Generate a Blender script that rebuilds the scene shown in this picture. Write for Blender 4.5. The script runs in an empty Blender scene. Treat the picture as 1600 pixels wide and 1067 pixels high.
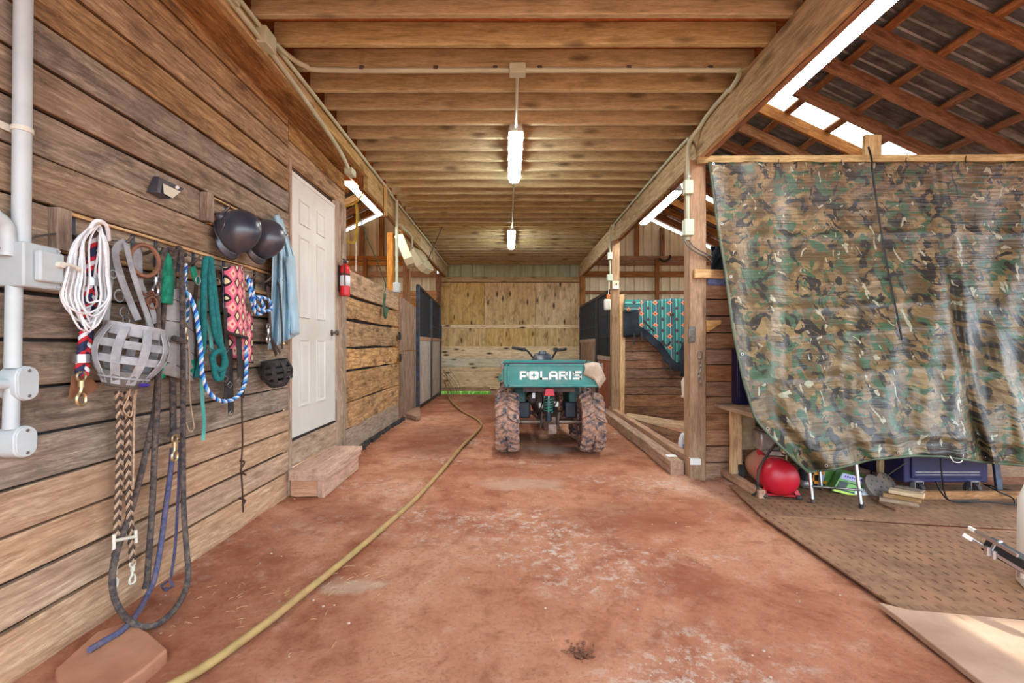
import bpy, bmesh, math, random
from mathutils import Vector, Matrix, noise as mnoise
random.seed(7)
SC = bpy.context.scene
COL = SC.collection
# ------------------------------------------------------------------ camera, sky, sun, exposure
F = 711.1            # focal length in pixels of the 1600 x 1067 frame
VX, VY, CH = 797.0, 540.0, 1.14
cam_d = bpy.data.cameras.new('camera'); cam_d.sensor_width = 36.0; cam_d.lens = 16.0
cam_d.shift_x = (800 - VX) / 1600; cam_d.shift_y = (VY - 533.5) / 1600
cam_d.clip_start = 0.02; cam_d.clip_end = 300
cam = bpy.data.objects.new('camera', cam_d); COL.objects.link(cam)
cam.location = (0, 0, CH); cam.rotation_euler = (math.radians(90), 0, 0)
SC.camera = cam
world = bpy.data.worlds.new('sky'); SC.world = world; world.use_nodes = True
bg = world.node_tree.nodes['Background']
bg.inputs[0].default_value = (0.74, 0.88, 1.0, 1); bg.inputs[1].default_value = 3.2
sun_d = bpy.data.lights.new('sun', 'SUN'); sun_d.energy = 3.2; sun_d.angle = math.radians(1.0); sun_d.color = (1, 0.95, 0.86)
sun = bpy.data.objects.new('sun', sun_d); COL.objects.link(sun)
sun.rotation_euler = Vector((-0.03, 0.46, -0.88)).to_track_quat('-Z', 'Y').to_euler()
SC.view_settings.view_transform = 'Standard'; SC.view_settings.look = 'None'
SC.view_settings.gamma = 1.0; SC.view_settings.use_curve_mapping = False
SC.view_settings.exposure = 0.75
LAMP = 48.0          # emission of the fluorescent diffusers
# ------------------------------------------------------------------ helpers
V = Vector
def at(x, y, Y): return V(((x - VX) / F * Y, Y, CH - (y - VY) / F * Y))
def onX(x, y, X):
    Y = X * F / (x - VX); return V((X, Y, CH - (y - VY) / F * Y))
def onZ(x, y, Z=0.0):
    Y = (CH - Z) * F / (y - VY); return V(((x - VX) / F * Y, Y, Z))
WX = -1.69
def W(x, y, o=0.0): return onX(x, y, WX + o)
def wmat(o):
    m = o.matrix_basis.copy()
    if o.parent: m = wmat(o.parent) @ o.matrix_parent_inverse @ m
    return m
def adopt(o, p):
    if p is not None:
        o.parent = p; o.matrix_parent_inverse = wmat(p).inverted()
    return o
def tag(o, label=None, cat=None, group=None, kind=None):
    if label: o['label'] = label
    if cat: o['category'] = cat
    if group: o['group'] = group
    if kind: o['kind'] = kind
    return o
def thing(name, loc=(0, 0, 0), label=None, cat=None, group=None, kind=None):
    o = bpy.data.objects.new(name, None); COL.objects.link(o)
    o.location = loc; o.empty_display_size = 0.1
    return tag(o, label, cat, group, kind)
def smoothpath(pts, n=6, closed=False):
    pts = [V(p) for p in pts]; out = []; N = len(pts)
    if N < 3: return pts
    segs = N if closed else N - 1
    for i in range(segs):
        if closed: p0, p1, p2, p3 = pts[(i-1) % N], pts[i], pts[(i+1) % N], pts[(i+2) % N]
        else: p0, p1, p2, p3 = pts[max(i-1, 0)], pts[i], pts[i+1], pts[min(i+2, N-1)]
        for k in range(n):
            t = k / n; t2 = t*t; t3 = t2*t
            out.append(0.5*((2*p1) + (p2-p0)*t + (2*p0-5*p1+4*p2-p3)*t2 + (3*p1-p0-3*p2+p3)*t3))
    if not closed: out.append(pts[-1])
    return out
def frames(pts, closed=False):
    N = len(pts); T = []
    for i in range(N):
        a = pts[(i-1) % N] if (closed or i > 0) else pts[i]
        b = pts[(i+1) % N] if (closed or i < N-1) else pts[i]
        d = b - a; T.append(d.normalized() if d.length > 1e-9 else V((0, 0, 1)))
    up = V((0, 0, 1)) if abs(T[0].z) < .9 else V((1, 0, 0))
    n = (up - T[0]*up.dot(T[0])).normalized(); fr = []
    for i in range(N):
        n = n - T[i]*n.dot(T[i])
        n = n.normalized() if n.length > 1e-6 else T[i].orthogonal().normalized()
        fr.append((T[i], n, T[i].cross(n)))
    return fr
class MB:
    def __init__(s): s.v = []; s.f = []; s.m = []; s.cm = 0
    def add(s, vs, fs):
        b = len(s.v); s.v += [V(p) for p in vs]
        for f in fs: s.f.append(tuple(b+i for i in f)); s.m.append(s.cm)
        return s
    def box(s, c, d, rot=None):
        c = V(c); hx, hy, hz = d[0]/2, d[1]/2, d[2]/2
        vs = [V((x, y, z)) for x in (-hx, hx) for y in (-hy, hy) for z in (-hz, hz)]
        if rot is not None: vs = [rot @ p for p in vs]
        return s.add([c+p for p in vs], [(0,1,3,2),(4,6,7,5),(0,4,5,1),(2,3,7,6),(0,2,6,4),(1,5,7,3)])
    def lim(s, a, b):
        a = V(a); b = V(b); return s.box((a+b)/2, [abs(b[i]-a[i]) for i in range(3)])
    def bar(s, a, b, w, t, up=(0, 0, 1)):
        """box beam from a to b; w across up-direction side, t along up"""
        a = V(a); b = V(b); x = (b-a); L = x.length; x.normalize()
        z = V(up); z = z - x*z.dot(x)
        z = z.normalized() if z.length > 1e-6 else x.orthogonal().normalized()
        y = z.cross(x); R = Matrix((x, y, z)).transposed()
        return s.box((a+b)/2, (L, w, t), R)
    def tube(s, pts, r, n=8, closed=False, caps=True):
        pts = [V(p) for p in pts]; fr = frames(pts, closed); N = len(pts); vs = []; fs = []
        for i in range(N):
            rr = r[i] if isinstance(r, (list, tuple)) else r
            for k in range(n):
                a = 2*math.pi*k/n
                vs.append(pts[i] + fr[i][1]*(math.cos(a)*rr) + fr[i][2]*(math.sin(a)*rr))
        for i in range(N if closed else N-1):
            j = (i+1) % N
            for k in range(n): fs.append((i*n+k, i*n+(k+1) % n, j*n+(k+1) % n, j*n+k))
        if caps and not closed:
            fs.append(tuple(range(n-1, -1, -1))); fs.append(tuple((N-1)*n+k for k in range(n)))
        return s.add(vs, fs)
    def rod(s, a, b, r, n=10): return s.tube([a, b], r, n)
    def cone(s, a, b, r0, r1, n=12): return s.tube([a, b], [r0, r1], n)
    def strap(s, pts, w, t, nrm=(1, 0, 0)):
        """flat band: width w perpendicular to nrm and the path, thickness t along nrm"""
        pts = [V(p) for p in pts]; N = len(pts); vs = []; fs = []
        for i in range(N):
            d = (pts[min(i+1, N-1)] - pts[max(i-1, 0)])
            d = d.normalized() if d.length > 1e-9 else V((0, 0, 1))
            nn = V(nrm) if not isinstance(nrm, list) else nrm[i]
            sd = d.cross(nn)
            sd = sd.normalized() if sd.length > 1e-6 else d.orthogonal().normalized()
            nn = sd.cross(d)
            ww = w[i] if isinstance(w, list) else w
            for a, b in ((-1,-1),(1,-1),(1,1),(-1,1)): vs.append(pts[i] + sd*(a*ww/2) + nn*(b*t/2))
        for i in range(N-1):
            for k in range(4): fs.append((i*4+k, i*4+(k+1) % 4, i*4+4+(k+1) % 4, i*4+4+k))
        fs.append((3,2,1,0)); fs.append(tuple((N-1)*4+k for k in range(4)))
        return s.add(vs, fs)
    def lathe(s, prof, o, axis=(0, 0, 1), n=20, capa=True, capb=True):
        """prof: list of (radius, along axis)"""
        o = V(o); ax = V(axis).normalized(); u = ax.orthogonal().normalized(); w = ax.cross(u); vs = []; fs = []
        for (r, h) in prof:
            for k in range(n):
                a = 2*math.pi*k/n; vs.append(o + ax*h + u*(r*math.cos(a)) + w*(r*math.sin(a)))
        for i in range(len(prof)-1):
            for k in range(n): fs.append((i*n+k, i*n+(k+1) % n, (i+1)*n+(k+1) % n, (i+1)*n+k))
        if capa: fs.append(tuple(range(n-1, -1, -1)))
        if capb: fs.append(tuple((len(prof)-1)*n+k for k in range(n)))
        return s.add(vs, fs)
    def prism(s, pts, ext):
        pts = [V(p) for p in pts]; e = V(ext); n = len(pts)
        return s.add(pts + [p+e for p in pts], [tuple(range(n-1, -1, -1)), tuple(range(n, 2*n))] + [(i, (i+1) % n, n+(i+1) % n, n+i) for i in range(n)])
    def grid(s, fn, nu, nv, thick=None):
        vs = [V(fn(i/nu, j/nv)) for j in range(nv+1) for i in range(nu+1)]
        q = [(j*(nu+1)+i, j*(nu+1)+i+1, (j+1)*(nu+1)+i+1, (j+1)*(nu+1)+i) for j in range(nv) for i in range(nu)]
        return s.add(vs, q)
    def ball(s, c, r, n=12, m=8, rot=None):
        c = V(c); r = r if isinstance(r, (tuple, list)) else (r, r, r); vs = []; fs = []
        for j in range(m+1):
            t = math.pi*j/m
            for k in range(n):
                a = 2*math.pi*k/n; p = V((r[0]*math.sin(t)*math.cos(a), r[1]*math.sin(t)*math.sin(a), r[2]*math.cos(t)))
                vs.append(c + (rot @ p if rot is not None else p))
        for j in range(m):
            for k in range(n): fs.append((j*n+k, (j+1)*n+k, (j+1)*n+(k+1) % n, j*n+(k+1) % n))
        return s.add(vs, fs)
    def build(s, name, mat, parent=None, label=None, cat=None, group=None, kind=None, smooth=35, bevel=0, solid=0, keep=False, sub=0):
        me = bpy.data.meshes.new(name)
        lo = V([min(p[i] for p in s.v) for i in range(3)]); hi = V([max(p[i] for p in s.v) for i in range(3)])
        c = V((0, 0, 0)) if keep else V(((lo.x+hi.x)/2, (lo.y+hi.y)/2, lo.z))
        me.from_pydata([p-c for p in s.v], [], s.f)
        bm = bmesh.new(); bm.from_mesh(me)
        bmesh.ops.remove_doubles(bm, verts=bm.verts, dist=1e-6)
        bmesh.ops.recalc_face_normals(bm, faces=bm.faces); bm.to_mesh(me); bm.free()
        mats = mat if isinstance(mat, (list, tuple)) else [mat]
        for m in mats: me.materials.append(M[m] if isinstance(m, str) else m)
        if len(mats) > 1 and len(me.polygons) == len(s.m):
            for p, k in zip(me.polygons, s.m): p.material_index = k
        o = bpy.data.objects.new(name, me); COL.objects.link(o); o.location = c
        if smooth:
            for p in me.polygons: p.use_smooth = True
            me.set_sharp_from_angle(angle=math.radians(smooth))
        if solid:
            md = o.modifiers.new('solid', 'SOLIDIFY'); md.thickness = solid; md.offset = 0
        if bevel:
            md = o.modifiers.new('bevel', 'BEVEL'); md.width = bevel; md.segments = 2; md.limit_method = 'ANGLE'
        if sub:
            md = o.modifiers.new('sub', 'SUBSURF'); md.levels = sub; md.render_levels = sub
        adopt(o, parent)
        return tag(o, label, cat, group, kind)
def plank(name, parent, a, b, w, t, mat, wdir=(0, 0, 1), seg=4, wob=0.004, ch=0.004, **kw):
    """sawn board from a to b, width w along wdir, thickness t; local X is its length so the grain follows it"""
    a = V(a); b = V(b); x = b-a; L = x.length; x.normalize()
    z = V(wdir); z = (z - x*z.dot(x)).normalized(); y = z.cross(x)
    vs = []; fs = []; hw, ht = w/2, t/2; c = min(ch, hw*.4, ht*.4)
    prof = [(-ht+c, -hw), (ht-c, -hw), (ht, -hw+c), (ht, hw-c), (ht-c, hw), (-ht+c, hw), (-ht, hw-c), (-ht, -hw+c)]
    for i in range(seg+1):
        dz0 = random.uniform(-wob, wob); dz1 = random.uniform(-wob, wob); dy = random.uniform(-wob, wob)*.4
        for (py, pz) in prof: vs.append(V((-L/2+L*i/seg, py+dy, pz+(dz1 if pz > 0 else dz0))))
    for i in range(seg):
        for k in range(8): fs.append((i*8+k, i*8+8+k, i*8+8+(k+1) % 8, i*8+(k+1) % 8))
    fs.append(tuple(range(8))); fs.append(tuple(seg*8+k for k in range(7, -1, -1)))
    me = bpy.data.meshes.new(name); me.from_pydata(vs, [], fs)
    me.materials.append(M[mat] if isinstance(mat, str) else mat)
    o = bpy.data.objects.new(name, me); COL.objects.link(o)
    R = Matrix((x, y, z)).transposed().to_4x4(); o.matrix_basis = Matrix.Translation((a+b)/2) @ R
    adopt(o, parent); return tag(o, **kw)
def textobj(name, s, mat, parent, origin, xdir, ydir, h, depth=.001, width=None, bold=0.0, **kw):
    cu = bpy.data.curves.new('t', 'FONT'); cu.body = s; cu.extrude = 0.02; cu.offset = bold
    to = bpy.data.objects.new('t', cu); COL.objects.link(to)
    dg = bpy.context.evaluated_depsgraph_get(); me = bpy.data.meshes.new_from_object(to.evaluated_get(dg))
    bpy.data.objects.remove(to)
    xs = [p.co.x for p in me.vertices]; ys = [p.co.y for p in me.vertices]
    x0, x1, y0, y1 = min(xs), max(xs), min(ys), max(ys); sy = h/(y1-y0); sx = width/(x1-x0) if width else sy
    X = V(xdir).normalized(); Yd = V(ydir).normalized(); Z = X.cross(Yd)
    for p in me.vertices:
        q = p.co.copy(); p.co = X*((q.x-x0)*sx) + Yd*((q.y-y0)*sy) + Z*((q.z/0.02)*depth/2)
    me.materials.clear(); me.materials.append(M[mat]); me.name = name
    o = bpy.data.objects.new(name, me); COL.objects.link(o); o.location = origin
    adopt(o, parent); return tag(o, **kw)
def helix(path, r, turns, ph, n=8):
    """offset path spiralling around path"""
    path = [V(p) for p in path]; fr = frames(path); N = len(path); out = []
    for i in range(N):
        a = ph + turns*2*math.pi*i/(N-1)
        out.append(path[i] + fr[i][1]*(r*math.cos(a)) + fr[i][2]*(r*math.sin(a)))
    return out
def resample(path, n):
    path = [V(p) for p in path]; d = [0]
    for i in range(1, len(path)): d.append(d[-1] + (path[i]-path[i-1]).length)
    out = []; j = 0
    for k in range(n):
        t = d[-1]*k/(n-1)
        while j < len(path)-2 and d[j+1] < t: j += 1
        s = (t-d[j])/max(d[j+1]-d[j], 1e-9); out.append(path[j].lerp(path[j+1], min(max(s, 0), 1)))
    return out
# ------------------------------------------------------------------ materials
M = {}
def lin(h):
    h = h.lstrip('#'); c = [int(h[i:i+2], 16)/255 for i in (0, 2, 4)]
    return tuple((x/12.92 if x <= .04045 else ((x+.055)/1.055)**2.4) for x in c) + (1,)
def soft(h, k=.20, g=1.0):
    r, gg, b, _ = lin(h); l = .3*r+.55*gg+.15*b
    return (r+(l-r)*k, (gg+(l-gg)*k)*g, b+(l-b)*k, 1)
class NT:
    def __init__(s, name):
        m = bpy.data.materials.new(name); m.use_nodes = True; s.m = m; s.t = m.node_tree; s.n = s.t.nodes; s.l = s.t.links
        s.b = s.n['Principled BSDF']; M[name] = m
    def N(s, ty, **kw):
        n = s.n.new('ShaderNode'+ty)
        for k, v in kw.items(): setattr(n, k, v)
        return n
    def link(s, a, b): s.l.new(a, b)
    def coord(s, rnd=True, scale=(1, 1, 1), world=False):
        tc = s.N('TexCoord'); src = tc.outputs['Object']
        if world:
            g = s.N('NewGeometry'); src = g.outputs['Position']
        mp = s.N('Mapping'); mp.inputs['Scale'].default_value = scale; s.link(src, mp.inputs['Vector'])
        if rnd and not world:
            oi = s.N('ObjectInfo'); mm = s.N('VectorMath', operation='SCALE'); mm.inputs[0].default_value = (37.3, 91.7, 53.1)
            s.link(oi.outputs['Random'], mm.inputs['Scale']); s.link(mm.outputs[0], mp.inputs['Location'])
        return mp.outputs['Vector']
    def noise(s, vec, scale, detail=4, rough=.55, dist=0.0):
        n = s.N('TexNoise'); n.inputs['Scale'].default_value = scale; n.inputs['Detail'].default_value = detail
        n.inputs['Roughness'].default_value = rough; n.inputs['Distortion'].default_value = dist; s.link(vec, n.inputs['Vector'])
        return n.outputs['Fac']
    def ramp(s, fac, stops, const=False):
        r = s.N('ValToRGB'); e = r.color_ramp.elements
        if const: r.color_ramp.interpolation = 'CONSTANT'
        while len(e) < len(stops): e.new(0.5)
        for el, (p, c) in zip(e, stops):
            el.position = p; el.color = lin(c) if isinstance(c, str) else ((c, c, c, 1) if not isinstance(c, tuple) else c)
        s.link(fac, r.inputs['Fac']); return r.outputs['Color']
    def mix(s, fac, a, b, mode='MIX'):
        m = s.N('Mix', data_type='RGBA', blend_type=mode)
        for k, v in ((0, fac), (6, a), (7, b)):
            if hasattr(v, 'links'): s.link(v, m.inputs[k])
            else: m.inputs[k].default_value = v if k == 0 else (lin(v) if isinstance(v, str) else v)
        return m.outputs[2]
    def math(s, op, a, b=None):
        m = s.N('Math', operation=op)
        for i, v in enumerate((a, b)):
            if v is None: continue
            if hasattr(v, 'links'): s.link(v, m.inputs[i])
            else: m.inputs[i].default_value = v
        return m.outputs[0]
    def bump(s, h, strength=.3, dist=.01):
        b = s.N('Bump'); b.inputs['Strength'].default_value = strength; b.inputs['Distance'].default_value = dist
        s.link(h, b.inputs['Height']); s.link(b.outputs[0], s.b.inputs['Normal'])
    def out(s, col=None, rough=.7, metal=0, spec=None):
        if col is not None:
            if hasattr(col, 'links'): s.link(col, s.b.inputs['Base Color'])
            else: s.b.inputs['Base Color'].default_value = lin(col) if isinstance(col, str) else col
        if hasattr(rough, 'links'): s.link(rough, s.b.inputs['Roughness'])
        else: s.b.inputs['Roughness'].default_value = rough
        s.b.inputs['Metallic'].default_value = metal
        if spec is not None: s.b.inputs['Specular IOR Level'].default_value = spec
def wood(name, light, mid, dark, stain='#2e2118', stain_amt=.45, var=.35, knots=.5, rough=.8, dust=None, gscale=1.0, bump=.45, k_=.10, up=1.15, wave=.3):
    k = NT(name); v = k.coord()
    light, mid, dark, stain = [tuple(min(1, c*up) for c in soft(h, k_)[:3])+(1,) for h in (light, mid, dark, stain)]
    def sc(x, y, z):
        mp = k.N('Mapping'); mp.inputs['Scale'].default_value = (x, y, z); k.link(v, mp.inputs['Vector']); return mp.outputs[0]
    g1 = k.noise(sc(1.7*gscale, 16*gscale, 16*gscale), 2.2, 9, .70, .5)
    g2 = k.noise(sc(9.0*gscale, 110*gscale, 110*gscale), 2.0, 6, .7)
    wv = k.N('TexWave', wave_type='BANDS', bands_direction='Z'); k.link(sc(.55, 1, 1), wv.inputs['Vector'])
    for n_, q in (('Scale', 9.0*gscale), ('Distortion', 9.0), ('Detail', 3.0), ('Detail Scale', .9), ('Detail Roughness', .55)): wv.inputs[n_].default_value = q
    col = k.ramp(g1, [(.30, dark), (.45, mid), (.62, light)])
    col = k.mix(k.ramp(wv.outputs['Fac'], [(.05, wave), (.35, 0.0)]), col, dark)
    col = k.mix(k.ramp(g2, [(.34, .6), (.58, 0.0)]), col, dark)
    bl = k.noise(sc(2.2, 4.5, 4.5), 1.8, 10, .75, .6)
    col = k.mix(k.ramp(bl, [(.48, 0.0), (.66, stain_amt)]), col, stain)
    if knots:
        vo = k.N('TexVoronoi'); vo.inputs['Scale'].default_value = 1.0; k.link(sc(2.6, 7.5, 7.5), vo.inputs['Vector'])
        kn = k.ramp(vo.outputs['Distance'], [(.09, knots), (.16, knots*.6), (.26, 0.0)])
        col = k.mix(kn, col, '#35200f')
    if dust:
        dn = k.noise(sc(1.1, 2.0, 2.0), 2.5, 6, .65); col = k.mix(k.ramp(dn, [(.45, 0.0), (.7, .55)]), col, soft(dust, k_))
    oi = k.N('ObjectInfo'); hs = k.N('HueSaturation')
    rr = k.N('MapRange'); rr.inputs[3].default_value = 1-var*.5; rr.inputs[4].default_value = 1+var*.5
    k.link(oi.outputs['Random'], rr.inputs[0]); k.link(rr.outputs[0], hs.inputs['Value'])
    r2 = k.math('FRACT', k.math('MULTIPLY', oi.outputs['Random'], 17.3)); r3 = k.N('MapRange'); r3.inputs[3].default_value = .82; r3.inputs[4].default_value = 1.12
    k.link(r2, r3.inputs[0]); k.link(r3.outputs[0], hs.inputs['Saturation']); k.link(col, hs.inputs['Color'])
    k.out(hs.outputs[0], rough, spec=.25); k.bump(k.mix(.5, g1, g2), bump, .006)
wood('wall_wood', '#bda68a', '#957e66', '#5c4a3c', '#453e39', .65, .35, .5, dust='#aa8c70')
wood('wall_wood_upper', '#b8935f', '#946f42', '#5f4324', '#3e2e20', .5, .3, .5)
wood('wall_wood_low', '#d2b08c', '#b89270', '#866448', '#66523f', .35, .25, .35, dust='#c49672')
wood('joist_wood', '#c2b68a', '#ac9e70', '#86794e', '#62583a', .3, .18, .6, up=1.3, wave=.08)
wood('beam_wood', '#c8b07c', '#ae9462', '#826a40', '#5a482a', .3, .15, .5, wave=.15, up=1.2)
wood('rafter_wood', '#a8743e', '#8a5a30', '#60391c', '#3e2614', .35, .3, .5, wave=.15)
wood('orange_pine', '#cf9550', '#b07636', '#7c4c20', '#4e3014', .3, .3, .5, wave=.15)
wood('stall_wood', '#d8ae74', '#b4885a', '#7c5634', '#33241a', .75, .4, .6, wave=.2, up=1.25)
wood('stall_door_wood', '#b8977a', '#94735a', '#644838', '#40302a', .45, .3, .3, wave=.15)
wood('divider_wood', '#a87c5a', '#865e42', '#563826', '#33221a', .5, .4, .4, wave=.2)
wood('board_wall_wood', '#c4946a', '#a5754e', '#734c30', '#4a2e1c', .45, .3, .5, dust='#b07a58', wave=.2)
wood('back_ply', '#dcbf86', '#c8a76a', '#a8864e', '#7a5628', .7, .2, .95, gscale=.3, wave=.25, up=1.2)
wood('back_pine', '#ecd4a2', '#dcbf8a', '#b4925c', '#8a6434', .35, .12, .95, gscale=.5, wave=.3, up=1.25)
wood('back_white', '#e2dcc4', '#d2caae', '#b0a888', '#857c5c', .25, .1, .9, wave=.1)
wood('new_wood', '#e8c48c', '#d2a668', '#a07240', '#805a34', .2, .15, .4, wave=.15)
wood('grey_wood', '#bfa890', '#9f866e', '#70594a', '#54443a', .35, .25, .4, dust='#b08c70', wave=.2)
wood('post_wood', '#be966c', '#a27c52', '#745434', '#4c3622', .3, .12, .4, dust='#b0825e', wave=.15)
wood('step_wood', '#d6a888', '#c08e6c', '#926648', '#7a543c', .3, .15, .3, dust='#cc9474', wave=.15)
wood('timber_wood', '#c8a286', '#aa866c', '#785a4a', '#584234', .4, .15, .35, dust='#b48468', wave=.15)
wood('pale_vertical', '#d4cabc', '#b6a898', '#7e7064', '#985f44', .5, .2, .2, wave=.15)
wood('red_vertical', '#b06a44', '#935234', '#643622', '#40261a', .3, .2, .3, wave=.15)
def plain(name, col, rough=.5, metal=0, var=None, vscale=8, dirt=None, damt=.5, bump=0, spec=None):
    k = NT(name); v = k.coord(); c = col
    if var: c = k.mix(k.ramp(k.noise(v, vscale, 5), [(.35, 0.0), (.7, 1.0)]), col, var)
    if dirt: c = k.mix(k.ramp(k.noise(v, vscale*.6, 6, .65), [(.42, 0.0), (.68, damt)]), c, dirt)
    k.out(c, rough, metal, spec)
    if bump: k.bump(k.noise(v, vscale*3, 4), bump, .004)
plain('grey_pvc', '#c4cccc', .45, 0, '#b2babb', 6)
plain('green_pvc', '#c6cfb8', .45, 0, '#b4bfa4', 6, '#9a9878', .3)
plain('door_paint', '#dedcd4', .5, 0, '#d2cfc4', 3, '#b09a86', .2)
plain('brass', '#cdb88e', .35, .8); plain('steel', '#b9bbbd', .3, .9); plain('dark_steel', '#2c2c2f', .45, .6, '#3b3633', 12)
plain('iron', '#8a8680', .45, .8, '#5b5148', 25); plain('rust', '#8a5a42', .8, .2, '#5a382a', 25)
plain('black_plastic', '#262f40', .32, 0, '#364154', 6, '#7a6a5a', .35, 0, .9); plain('rubber', '#1c1c1e', .7, 0, '#2c2a2a', 10, '#7a5a48', .5)
plain('white_paint', '#f0f0ea', .5); plain('cream', '#d6d0b0', .45, 0, '#c6bf98', 6)
plain('red_paint', '#d0121c', .3); plain('navy', '#1b1b52', .45, 0, '#14143a', 5, '#3a3050', .3)
plain('blue_steel', '#4a6076', .45, .5, '#2c3842', 12, '#6a4a38', .5)
plain('frame_black', '#26282c', .5, .4, '#3a3532', 12)
plain('leather', '#9a6a4c', .65, 0, '#6f4630', 14); plain('leather_dark', '#4a2e22', .6, 0, '#2c1c16', 14)
plain('nylon_grey', '#aeb0b2', .75, 0, '#8f9296', 20, '#6f6254', .4, .3); plain('nylon_black', '#1d1d20', .75, 0, '#34302e', 20, '#6a5a4a', .25, .3)
plain('pad_grey', '#6c6a68', .85, 0, '#55504c', 20, '#8f7a66', .4, .3)
plain('white_rope', '#f6f8fa', .8, 0, '#e2e4e6', 60, None, 0, .5); plain('black_rope', '#333034', .9, 0, '#4b4444', 70, '#9a8068', .5, .6)
plain('blue_rope', '#3b4268', .9, 0, '#55567a', 60, '#8a7468', .45, .5); plain('navy_strand', '#1f2340', .85, 0, '#30355c', 60)
plain('red_strand', '#cf2a36', .8, 0, '#a81e2c', 60); plain('white_strand', '#e4e6ea', .8); plain('sky_strand', '#62b4e4', .8); plain('royal_strand', '#1f58b4', .8)
plain('teal_rope', '#157a78', .8, 0, '#0e5a5c', 50, None, 0, .5); plain('teal_fleece', '#1f9a78', .95, 0, '#117058', 30, None, 0, .9)
plain('turquoise', '#6ec0b8', .7, 0, '#3f9a92', 12); plain('tan_strand', '#c2a488', .85, 0, '#9a7e64', 50); plain('brown_strand', '#4a3a30', .85)
plain('wrap_grey', '#a9a6a4', .9, 0, '#8f8a86', 12); plain('shirt', '#b9d6e2', .85, 0, '#a4c6d6', 5)
plain('atv_teal', '#1f7f7a', .36, 0, '#2a948c', 5, '#7f9a90', .45); plain('atv_dark_teal', '#0d4a44', .5, 0, '#13605a', 6, '#6a4a3a', .45)
plain('atv_blue_black', '#2a3244', .5, 0, '#1e2430', 8, '#5a5660', .3); plain('tarp_edge', '#4a5540', .5)
plain('chassis', '#4a4644', .6, .2, '#6a5a50', 14, '#a07660', .6); plain('axle', '#8f8076', .55, .6, '#6b5648', 14, '#9a6a50', .5)
plain('tail_red', '#d63a4a', .35); plain('spring_teal', '#1b7a70', .45, .2, '#2c9080', 20, '#7a6254', .35)
plain('letter_white', '#eef2ee', .5); plain('burlap', '#d8c2ac', .85, 0, '#c2a88e', 10, '#8a705c', .4, .4)
plain('hose', '#ae9058', .65, 0, '#927848', 12, '#a87454', .6); plain('stone', '#b07a5e', .9, 0, '#9a6448', 5, '#c49274', .5, .6)
plain('jug_white', '#e8eaf0', .4); plain('jug_blue', '#5a6ab0', .5, 0, '#8fa0c8', 30); plain('jug_green', '#8fa060', .5)
plain('comp_red', '#c4182c', .38, 0, '#b01426', 4); plain('dusty_red', '#b0685c', .7, 0, '#b08a70', 5)
plain('alu', '#c9c8c6', .4, .7, '#a3a09c', 14, '#6a5a50', .4); plain('rusty_sheet', '#cfc2a0', .7, 0, '#b08a48', 7, '#7a4a28', .55)
plain('print_green', '#5f9a4a', .5, 0, '#88b85c', 12); plain('print_white', '#e6e8ec', .5); plain('print_dark', '#2c3a34', .5); plain('print_lilac', '#b8b4d8', .5); plain('print_blue', '#3a3a8a', .5); plain('print_lime', '#bcd04c', .5)
plain('yellow_case', '#d88a1c', .5); plain('disc_grey', '#5b5654', .7, .1, '#7a6a5e', 10, '#8a6250', .4); plain('yellow_strap', '#b8a23a', .8, 0, '#8f7c2c', 20)
plain('green_rope', '#2f4a34', .9, 0, '#46604a', 40); plain('wire_grey', '#6b6a66', .5, .6); plain('cable_black', '#141416', .6)
plain('paper', '#e2d2b0', .8); plain('orange', '#d8782c', .6); plain('purple', '#3a2a8a', .5); plain('osb_trim', '#b2713a', .8); plain('wax', '#d8d4c4', .6); plain('dark_cloth', '#1a2028', .9, 0, '#2a3440', 6)
plain('clay_cement', '#a2958c', .9, 0, '#8a6a58', 10, '#b4a89c', .5, .5)
plain('straw', '#c9ac78', .85); plain('pebble', '#b9a08e', .9, 0, '#8a6a5a', 20); plain('leaf', '#6cb83a', .7, 0, '#98d858', 12); plain('weed', '#6f5a3a', .9); plain('charcoal', '#2a2826', .9, 0, '#4a4440', 14, None, 0, .8)
k = NT('diffuser'); k.out('#ffffff', .4); k.b.inputs['Emission Color'].default_value = (.96, 1, .97, 1); k.b.inputs['Emission Strength'].default_value = LAMP
k = NT('solar_cell'); k.out('#e8e2cc', .2)
# OSB decking
k = NT('osb'); v = k.coord(False, world=True); vo = k.N('TexVoronoi'); vo.inputs['Scale'].default_value = 1.0
mp = k.N('Mapping'); mp.inputs['Scale'].default_value = (10, 34, 10); mp.inputs['Rotation'].default_value = (0, 0, .5); k.link(v, mp.inputs['Vector']); k.link(mp.outputs[0], vo.inputs['Vector'])
k.out(k.mix(.55, k.ramp(k.noise(v, 30, 4), [(.3, '#a85a2c'), (.7, '#d08a54')]), k.ramp(vo.outputs['Distance'], [(.1, '#d8945c'), (.6, '#a85e30')])), .8)
# corrugated sheet
def sheet(name, a, b, dirt, rough=.35, metal=.7, damt=.6, streak=(.7, 9, 9)):
    k = NT(name); v = k.coord(); mp = k.N('Mapping'); mp.inputs['Scale'].default_value = streak; k.link(v, mp.inputs['Vector'])
    c = k.mix(k.ramp(k.noise(mp.outputs[0], 2, 5), [(.35, 0.0), (.7, 1.0)]), a, b)
    c = k.mix(k.ramp(k.noise(v, 3, 6, .65), [(.45, 0.0), (.7, damt)]), c, dirt); k.out(c, rough, metal)
sheet('roof_metal', '#8b8f90', '#626464', '#3a332c', .38, .5)
sheet('siding_metal', '#e4d8b6', '#d0c298', '#a89870', .5, .0, .35, (9, 9, .7))
sheet('siding_green', '#bcc8a4', '#a2b08a', '#80906c', .55, .0, .4, (9, 9, .7))
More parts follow.
